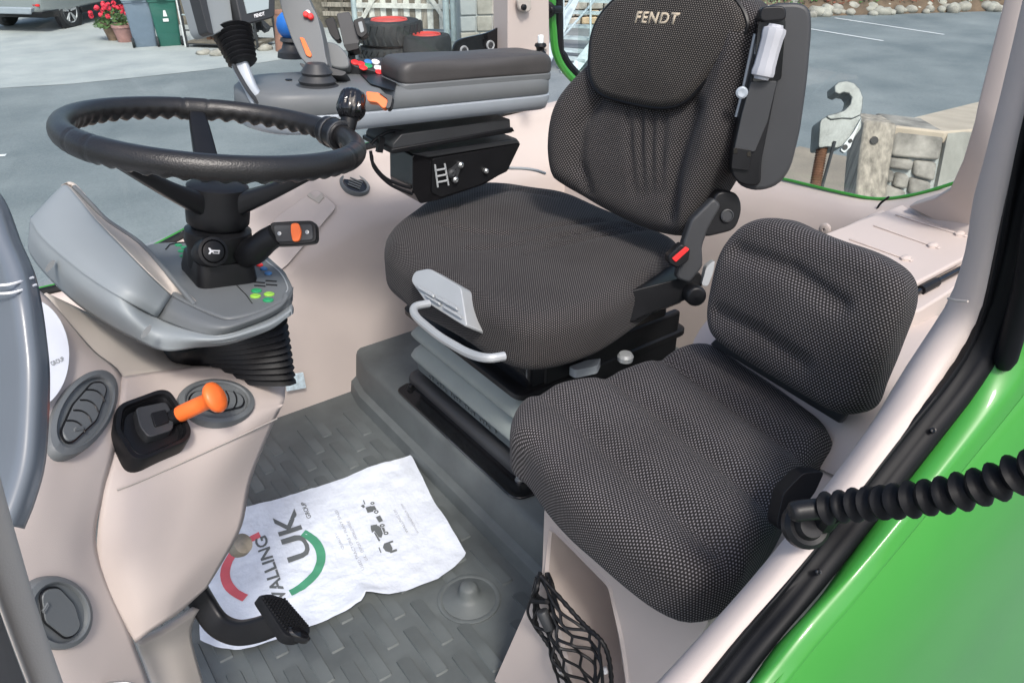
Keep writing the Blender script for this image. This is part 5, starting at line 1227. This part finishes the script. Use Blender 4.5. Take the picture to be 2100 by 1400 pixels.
# ---- wheelie bins
def wbin(label, px, py, m, ml, mark):
    c = G(px, py); b = thing('wheelie_bin', label, 'wheelie bin', c, 'wheelie bins on the concrete')
    dv = (CAM-c); dv.z = 0; dv.normalize(); M0 = frame(c, V((0, 0, 1)).cross(dv), (0, 0, 1))
    def rc(a, d, z): return [M0 @ V((p.x, p.y, z)) for p in rpoly([(-a, -d, 0), (a, -d, 0), (a, d, 0), (-a, d, 0)], .05, 4)]
    obj('bin_body', loft([rc(.215, .20, .0), rc(.22, .21, .03), rc(.27, .27, .88), rc(.29, .29, .89), rc(.29, .29, .93)]), m, b, sharp=40)
    ld = obj('lid', loft([rc(.30, .30, .93), rc(.31, .31, .95), rc(.30, .30, 1.0), rc(.24, .24, 1.05)]), ml, b, sharp=40)
    obj('lid_handle', box((0, -.33 if (M0 @ V((0, -.33, 0))-CAM).length < (M0 @ V((0, .33, 0))-CAM).length else .33, .95), (.2, .04, .03), M0), ml, ld, bevel=.01)
    for s in (-1, 1): obj('wheel', lathe([(.09, -.025), (.1, -.015), (.1, .015), (.09, .025)], frame(M0 @ V((s*.24, -.2, .1)), (0, 0, 1), M0.to_3x3() @ V((1, 0, 0))), 20), TYRE, b)
    if mark:
        fr = M0.to_3x3() @ V((0, 1, 0)); sgn_ = 1 if fr.dot(dv) > 0 else -1
        for pts in [[(-.03, .60), (.05, .60), (.03, .72), (-.01, .72)], [(-.05, .50), (.06, .50), (.06, .56), (-.05, .56)]]:
            obj('print_mark', prism([M0 @ V((x, sgn_*(.262-.0), z)) for x, z in pts], fr*sgn_*.004), WHITE, b)
wbin('grey wheelie bin with pale lid beside the flower pots', 300, 94, mat('grey_bin', (.16, .21, .27), .55, var=.06), mat('pale_bin_lid', (.34, .42, .45), .5, var=.05), False)
wbin('green wheelie bin with a white mark on its front', 350, 92, mat('green_bin', (.025, .13, .10), .55, var=.06), mat('green_bin_lid', (.12, .28, .25), .5, var=.05), True)

# ---- scrap crate: a wire-and-tube stillage with odds and ends
cr = thing('scrap_crate', 'rusty wire stillage full of dark scrap beside the green bin', 'crate', G(440, 98))
ca, cb = G(385, 98), G(530, 104); cxv = (cb-ca); cl = cxv.length; cxv.normalize(); Mcr = frame(ca, cxv, (0, 0, 1))
dsg = 1 if (Mcr.to_3x3() @ V((0, 1, 0))).dot(ca-CAM) > 0 else -1
rnd = random.Random(5)
for x in (0, cl*.5, cl):
    for y in (0, .8*dsg): obj('post', tube([Mcr @ V((x, y, 0)), Mcr @ V((x, y, 1.0))], .025, 6), DGREY, cr)
for z in (.08, .35, .65, .97):
    obj('rail', tube([Mcr @ V((0, 0, z)), Mcr @ V((cl, 0, z))], .015, 6), GALV if z > .6 else DGREY, cr)
    obj('rail', tube([Mcr @ V((0, .8*dsg, z)), Mcr @ V((cl, .8*dsg, z))], .015, 6), DGREY, cr)
obj('deck', box((cl/2, .4*dsg, .1), (cl, .8, .05), Mcr), DTIMB, cr)
for k in range(16):
    p = Mcr @ V((rnd.uniform(.1, cl-.1), rnd.uniform(.15, .7)*dsg, rnd.uniform(.2, .8)))
    obj('scrap_piece', box((0, 0, 0), (rnd.uniform(.08, .35), rnd.uniform(.05, .2), rnd.uniform(.1, .4)), frame(p, V((rnd.gauss(0, 1), rnd.gauss(0, 1), rnd.gauss(0, .4))), V((rnd.gauss(0, .4), rnd.gauss(0, .4), 1)))), rnd.choice([DGREY, BLACK, RUST, MATF, DTIMB]), cr, bevel=.01)
tag(obj('white_post', tube([G(383, 96), G(383, 96)+V((0, 0, .95))], .04, 10), WHITE, None), 'short white post at the corner of the scrap crate', 'post')
# rubble by the apron's edge
for k, (px, py, s_) in enumerate([(420, 112, .10), (450, 114, .12), (478, 112, .09), (530, 100, .12), (545, 104, .10)]):
    c = G(px, py); r = random.Random(k); bmq = bmesh.new(); bmesh.ops.create_icosphere(bmq, subdivisions=2, radius=s_)
    vv = [c+V((v.co.x*1.6, v.co.y, v.co.z*.7+s_*.4))*1.0+V((r.gauss(0, .012), r.gauss(0, .012), r.gauss(0, .012))) for v in bmq.verts]; ff_ = [tuple(v.index for v in f.verts) for f in bmq.faces]; bmq.free()
    tag(obj('rubble_stone', (vv, ff_), STONE, None, sharp=180), ['flat grey rubble stone in front of the scrap crate', 'flat grey rubble stone in front of the scrap crate', 'flat grey rubble stone in front of the scrap crate', 'mossy rubble stone beside the terracotta chimney pot', 'mossy rubble stone beside the terracotta chimney pot'][k], 'stone', 'rubble stones in front of the scrap crate' if k < 3 else 'rubble stones beside the chimney pot')

# ---- spare tractor tyres lying flat, red rims
def tyre(label, c, ro, wd, lugs, mred=True):
    t = thing('spare_tyre', label, 'tyre', c, 'spare tyres lying by the gate'); M0 = Matrix.Translation(c)
    obj('tyre', lathe([(ro*.58, .03), (ro*.62, 0), (ro*.92, .02), (ro*.985, .10), (ro, wd*.5), (ro*.985, wd-.10), (ro*.92, wd-.02), (ro*.64, wd), (ro*.58, wd-.03), (ro*.56, wd*.5)], M0, 56), TYRE, t, sharp=50)
    if lugs:
        lug = []
        for k in range(28):
            for s in (0, 1):
                a = (k+.5*s)*2*math.pi/28; z0 = .05 if s == 0 else wd*.48; z1 = wd*.52 if s == 0 else wd-.05; da = .10*(1 if s else -1)
                P_ = [(ro*.99, a, z0), (ro*.99, a+.07, z0), (ro*.99, a+.07+da, z1), (ro*.99, a+da, z1)]
                lp = [c+V((r*math.cos(t_), r*math.sin(t_), z)) for r, t_, z in P_]
                lo_ = [c+V(((r+.035)*math.cos(t_), (r+.035)*math.sin(t_), z)) for r, t_, z in P_]
                obj('tread_lug', loft([lp, lo_]), TYRE, t)
    RR = MATS.get('red_rim') or mat('red_rim', (.60, .075, .06), .5, var=.12)
    if mred: obj('rim', lathe([(ro*.58, wd-.02), (ro*.56, wd+.01), (ro*.50, wd), (ro*.48, wd-.12), (ro*.2, wd-.14), (0, wd-.13)], M0, 40), RR, t, sharp=40)
    return t
t1 = G(800, 121)
tyre('dark tractor tyre with heavy lugs beneath a red-rimmed tyre', t1, .58, .28, True, False)
tyre('large lugged tractor tyre with red rim lying on top of another tyre', t1+V((.05, .02, .29)), .62, .44, True)
tyre('smaller smooth tyre with red rim in front of the stacked tyres', G(878, 128), .47, .52, False)

# ---- gate, posts, stone pillar behind the tyres
gy = G(735, 62); gx = G(925, 66); gv = (gx-gy); gl_ = gv.length; gv.normalize(); Mg = frame(gy, gv, (0, 0, 1))
gt = thing('timber_gate', 'whitewashed timber gate with cross braces and vertical boards behind the tyres', 'gate', gy)
gsg = 1 if (Mg.to_3x3() @ V((0, 1, 0))).dot(gy-CAM) > 0 else -1
nb = 16
for k in range(nb):
    x = gl_*(k+.5)/nb; hh = 1.75+.12*((k*37) % 5)/5
    obj('board', box((x, .05*gsg, hh/2+.05), (gl_/nb*.94, .025, hh), Mg), [WTIMB, TIMB, WTIMB, DTIMB][(k*7) % 4], gt)
for z in (.55, 1.15, 1.75): obj('rail', box((gl_/2, 0, z), (gl_, .05, .11), Mg), WTIMB, gt, bevel=.005)
for a, b in [((.1, .2), (gl_*.5, 1.7)), ((gl_*.5, 1.7), (gl_*.95, .25))]:
    p, q = Mg @ V((a[0], -.03*gsg, a[1])), Mg @ V((b[0], -.03*gsg, b[1])); obj('brace', flatsweep([p, q], [.05, .05], [.02, .02], (CAM-p).normalized()), WTIMB, gt)
for px, py, lb in [(731, 72, 'galvanised steel post at the left end of the timber gate'), (917, 84, 'thick galvanised steel post beside the stone pillar'), (932, 84, 'second galvanised steel post touching the stone pillar')]:
    c = G(px, py); tag(obj('steel_post', tube([c, c+V((0, 0, 2.4))], .06 if px < 900 else .07, 14), GALV, None), lb, 'post')
sp0 = G(945, 96); sp1 = G(1050, 92); sv = (sp1-sp0); sll = sv.length; sv.normalize(); Ms = frame(sp0, sv, (0, 0, 1))
ssg = 1 if (Ms.to_3x3() @ V((0, 1, 0))).dot(sp0-CAM) > 0 else -1
spi = thing('stone_pillar', 'pale stone gate pillar of squared blocks behind the black hinge plate', 'pillar', sp0)
obj('mortar_core', box((sll/2, .42*ssg, 1.2), (sll-.04, .78, 2.4), Ms), CONC, spi)
z = 0; rnd = random.Random(9)
while z < 2.35:
    h = rnd.uniform(.22, .36); x = 0
    while x < sll-.05:
        w_ = min(rnd.uniform(.3, .6), sll-x)
        obj('block', box((x+w_/2, .10*ssg+rnd.uniform(-.01, .01), z+h/2), (w_-.025, .22, h-.025), Ms), rnd.choice([STONE2, STONE2, STONE, CONC]), spi, bevel=.02)
        x += w_
    z += h
# dark shed behind the scrap
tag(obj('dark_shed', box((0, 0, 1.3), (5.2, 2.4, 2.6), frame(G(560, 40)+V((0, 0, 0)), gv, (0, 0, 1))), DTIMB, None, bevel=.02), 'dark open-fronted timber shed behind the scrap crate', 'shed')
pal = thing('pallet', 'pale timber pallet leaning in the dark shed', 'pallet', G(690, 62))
Mp = frame(G(668, 60)+V((0, 0, .25)), gv, (0, 0, 1))
for k in range(4): obj('slat', box((.45, 0, .1+k*.2), (.95, .03, .1), Mp), TIMB, pal)
for k in range(3): obj('bearer', box((.06+k*.39, .06, .42), (.08, .08, .85), Mp), DTIMB, pal)

# ---- metal staircase seen through the rear window
s0_ = G(1165, 152); stc = thing('metal_staircase', 'galvanised metal staircase with open treads outside the rear window', 'staircase', s0_)
sdv = (G(1285, 30)-G(1165, 152)); dpt = (s0_-CAM).dot(FW)
rt2 = V((RT.x, RT.y, 0)).normalized()
for i, (y0, x0, x1, wdp) in enumerate([(145, 1150, 1185, 0), (118, 1148, 1200, 0), (102, 1150, 1216, 0), (76, 1150, 1236, 0), (52, 1152, 1262, 0), (24, 1158, 1290, 0), (0, 1170, 1310, 0), (-26, 1180, 1340, 0)]):
    dd_ = dpt+i*.16
    a, b = D(x0, y0, dd_), D(x1, y0+5, dd_)
    obj('tread', prism([a, b, b+V((0, 0, -.04)), a+V((0, 0, -.04))], V((FW.x, FW.y, 0)).normalized()*.24), GALV, stc)
def bar(a, b, r, m=GALV): return tube([D(*a), D(*b)], r, 8)
obj('stringer', flatsweep([D(1160, 165, dpt), D(1335, -60, dpt+1.3)], [.09, .09], [.012, .012], -FW), GALV, stc)
obj('stringer', flatsweep([D(1105, 160, dpt+.05), D(1205, -60, dpt+1.3)], [.09, .09], [.012, .012], -FW), GALV, stc)
obj('handrail', bar((1140, 92, dpt-.2), (1226, -6, dpt+.8), .022), GALV, stc)
obj('handrail', bar((1150, 30, dpt), (1180, -10, dpt+.5), .022), GALV, stc)
obj('baluster', bar((1211, -20, dpt+.3), (1211, 110, dpt+.3), .02), GALV, stc)
obj('baluster', bar((1156, -20, dpt-.1), (1157, 60, dpt-.1), .012), GALV, stc)
sw0 = G(1060, 70)
swl = thing('rubble_wall', 'warm stone rubble wall behind the metal staircase', 'wall', G(1150, 60)); Msw = frame(G(1040, 56), G(1320, 46)-G(1040, 56), (0, 0, 1)); swL = (G(1320, 46)-G(1040, 56)).length
obj('mortar_core', box((swL/2, .35*(1 if (Msw.to_3x3() @ V((0, 1, 0))).dot(FW) > 0 else -1), 1.1), (swL, .5, 2.2), Msw), DIRT, swl)
z = 0
while z < 2.2:
    h = rnd.uniform(.14, .26); x = 0
    while x < swL:
        w_ = rnd.uniform(.25, .55)
        obj('stone', box((x+w_/2, rnd.uniform(-.02, .02), z+h/2), (w_-.03, .22, h-.03), Msw), rnd.choice([STONE2, STONE, MATS['warm_stone'] if 'warm_stone' in MATS else mat('warm_stone', (.50, .38, .24), .85, var=.25, vscale=8)]), swl, bevel=.025)
        x += w_
    z += h

# ---- tractor's own hitch hook behind the rear window
hk_ = thing('hitch_hook', 'steel lower-link hook with rusty threaded shank behind the rear window', 'hook', D(1690, 400, 2.4))
hkd = 2.40
hook_px = [(1712, 190), (1711, 176), (1720, 168), (1736, 165), (1752, 170), (1764, 182), (1771, 200), (1769, 222), (1766, 236), (1748, 244), (1728, 243), (1705, 246), (1695, 240), (1697, 236), (1715, 232), (1732, 226), (1744, 214), (1747, 200), (1741, 192), (1730, 190), (1722, 194)]
obj('hook_body', prism([D(*q, hkd) for q in hook_px], FW*.06), CAST, hk_, bevel=.012, bseg=3)
obj('hook_socket', prism(rpoly([D(*q, hkd+.005) for q in [(1682, 246), (1700, 236), (1766, 234), (1768, 262), (1750, 286), (1730, 300), (1712, 305), (1700, 300), (1678, 305)]], .012, 3), FW*.07), CAST, hk_, bevel=.012, bseg=3)
obj('collar', tube([D(1688, 256, hkd+.03), D(1686, 302, hkd+.03)], .019, 12), GALV, hk_, bevel=.004)
thr = []
for k in range(60):
    t = k/59; thr.append(D(1686-18*t, 303+100*t, hkd+.03))
obj('threaded_shank', tube(thr, lambda t: .0165+.002*math.sin(t*59*2.1), 12), RUST, hk_, sharp=180)
obj('pull_rod', tube([D(1712, 290, hkd), D(1688, 375, hkd+.02), D(1680, 410, hkd+.02)], .005, 8), DGREY, hk_)
obj('latch_plate', prism(rpoly([D(*q, hkd-.01) for q in [(1768, 240), (1752, 280), (1744, 302), (1732, 314), (1724, 308), (1732, 294), (1750, 272)]], .004, 3), FW*.012), ALU, hk_, bevel=.002)
obj('latch_hole', lathe([(.006, 0), (.006, .002), (0, .002)], frame(D(1744, 289, hkd-.012), RT, -FW), 12), BLACK, hk_)
obj('latch_hole', lathe([(.008, 0), (.008, .002), (0, .002)], frame(D(1733, 302, hkd-.012), RT, -FW), 12), BLACK, hk_)
# ---- timber post and block wall
po = tag(obj('timber_post', prism(rpoly([D(*q, 4.9) for q in [(1774, 247), (1841, 255), (1828, 330), (1815, 420), (1812, 470), (1752, 470), (1756, 400), (1762, 330)]], .02, 2), V((FW.x, FW.y, 0)).normalized()*.22), TIMB, None, bevel=.02), 'weathered square timber post beside the block wall outside the rear window', 'post')
obj('bolt_hole', lathe([(.025, 0), (.025, .004), (0, .004)], frame(D(1793, 288, 4.89), RT, -FW), 14), BLACK, po)
bw = thing('block_wall', 'low wall of grey concrete blocks with a sunlit concrete top behind the timber post', 'wall', D(1880, 420, 5.2))
BLK = mat('concrete_block', (.26, .242, .215), .9, var=.5, vscale=7, bump=1.0, bscale=40)
hv = V((FW.x, FW.y, 0)).normalized()
for q in [[(1838, 258), (1940, 270), (1928, 330), (1828, 322)], [(1826, 325), (1876, 330), (1872, 352), (1822, 346)], [(1879, 331), (1924, 335), (1918, 374), (1874, 362)], [(1822, 350), (1838, 354), (1832, 378), (1818, 374)], [(1840, 356), (1868, 362), (1862, 390), (1832, 384)], [(1870, 366), (1912, 376), (1908, 410), (1864, 400)], [(1816, 380), (1860, 394), (1856, 430), (1810, 420)]]:
    obj('block', prism([D(*p, 5.1) for p in q], hv*.35), BLK, bw, bevel=.02)
obj('mortar', prism([D(*p, 5.14) for p in [(1830, 262), (1936, 274), (1905, 470), (1800, 470)]], hv*.28), CONC, bw)
obj('coping', prism([D(1834, 258, 5.08), D(1942, 270, 5.08), D(2040, 262, 5.6), D(2120, 190, 8.0), D(2010, 208, 8.0), D(1850, 246, 5.5)], V((0, 0, -.08))), mat('warm_concrete', (.50, .42, .33), .85, var=.15, vscale=3), bw, bevel=.015)
obj('side_face', prism([D(1944, 274, 5.1), D(2040, 264, 5.62), D(2010, 470, 5.62), D(1905, 470, 5.1)], hv*.1), mat('rendered_wall', (.36, .35, .31), .9, var=.25, vscale=2), bw)
# ---- planted bank with edging stones
b0_, b1_ = G(1500, 39), G(2110, 21); bv = (b1_-b0_); bL = bv.length; bv.normalize(); bn_ = V((0, 0, 1)).cross(bv); bn_ = bn_ if bn_.dot(FW) > 0 else -bn_
struct(obj('planted_bank', loft([[b0_+bv*(bL*t)+bn_*d+V((0, 0, z)) for d, z in [(0, 0), (.3, .25), (1.2, .6), (3.5, 1.2), (9, 2.2)]] for t in [0, .25, .5, .75, 1.0]], (0, 0), False), mat('bank_soil', (.13, .09, .06), .95, var=.4, vscale=3), sharp=180))
rnd = random.Random(11)
bs = []
for k in range(96):
    t = k/95; c = b0_+bv*(bL*t+rnd.uniform(-.1, .1))+bn_*rnd.uniform(-.1, .75); s_ = rnd.uniform(.07, .20); c.z = GZ+.25*max(0, (c-b0_).dot(bn_))
    bmq = bmesh.new(); bmesh.ops.create_icosphere(bmq, subdivisions=2, radius=1)
    sx, sy, sz, ro = s_*rnd.uniform(1, 1.5), s_, s_*rnd.uniform(.6, .9), rnd.random()*3
    vv = [c+V((v.co.x*sx*math.cos(ro)-v.co.y*sy*math.sin(ro), v.co.x*sx*math.sin(ro)+v.co.y*sy*math.cos(ro), v.co.z*sz+sz*.5))+V((rnd.gauss(0, s_*.05), rnd.gauss(0, s_*.05), rnd.gauss(0, s_*.05))) for v in bmq.verts]; ff_ = [tuple(v.index for v in f.verts) for f in bmq.faces]; bmq.free()
    tag(obj('edging_stone', (vv, ff_), rnd.choice([STONE, STONE2]), None, sharp=60), 'rounded grey edging stone along the foot of the planted bank', 'stone', 'edging stones of the planted bank')
LEAF = [mat('shrub_leaf_green', (.07, .15, .035), .7, var=.45, vscale=6), mat('shrub_leaf_red', (.22, .07, .04), .7, var=.4, vscale=6), mat('shrub_leaf_gold', (.55, .38, .05), .7, var=.4, vscale=6), mat('shrub_leaf_pale', (.18, .24, .12), .7, var=.4, vscale=6)]
names = ['dark green', 'russet', 'golden', 'pale green']
for k in range(26):
    t = (k+.4)/26; c = b0_+bv*(bL*t)+bn_*(.85+.35*(k % 3)); c.z = GZ+.22+.10*(k % 3); kind = [2, 0, 1, 3, 3, 1, 0, 2, 0, 1, 3, 0, 0][k % 13]
    s = thing('shrub', names[kind]+' low shrub on the planted bank above the edging stones', 'shrub', c, names[kind]+' shrubs on the planted bank')
    v, f = [], []
    for j in range(420):
        d = V((rnd.gauss(0, 1), rnd.gauss(0, 1), abs(rnd.gauss(0, .8)))); d = d.normalized()*(rnd.random()**.4)*.62; q = c+V((d.x*1.15, d.y, d.z*1.1))
        e1 = V((rnd.gauss(0, 1), rnd.gauss(0, 1), rnd.gauss(0, 1))).normalized()*.055; e2 = e1.orthogonal().normalized()*.03
        b = len(v); v += [q-e1, q+e2, q+e1, q-e2]; f.append((b, b+1, b+2, b+3))
    obj('foliage', (v, f), LEAF[kind], s, sharp=180)
    obj('stem', tube([c+V((0, 0, -.2)), c+V((.02, 0, .35))], .02, 6), DTIMB, s)
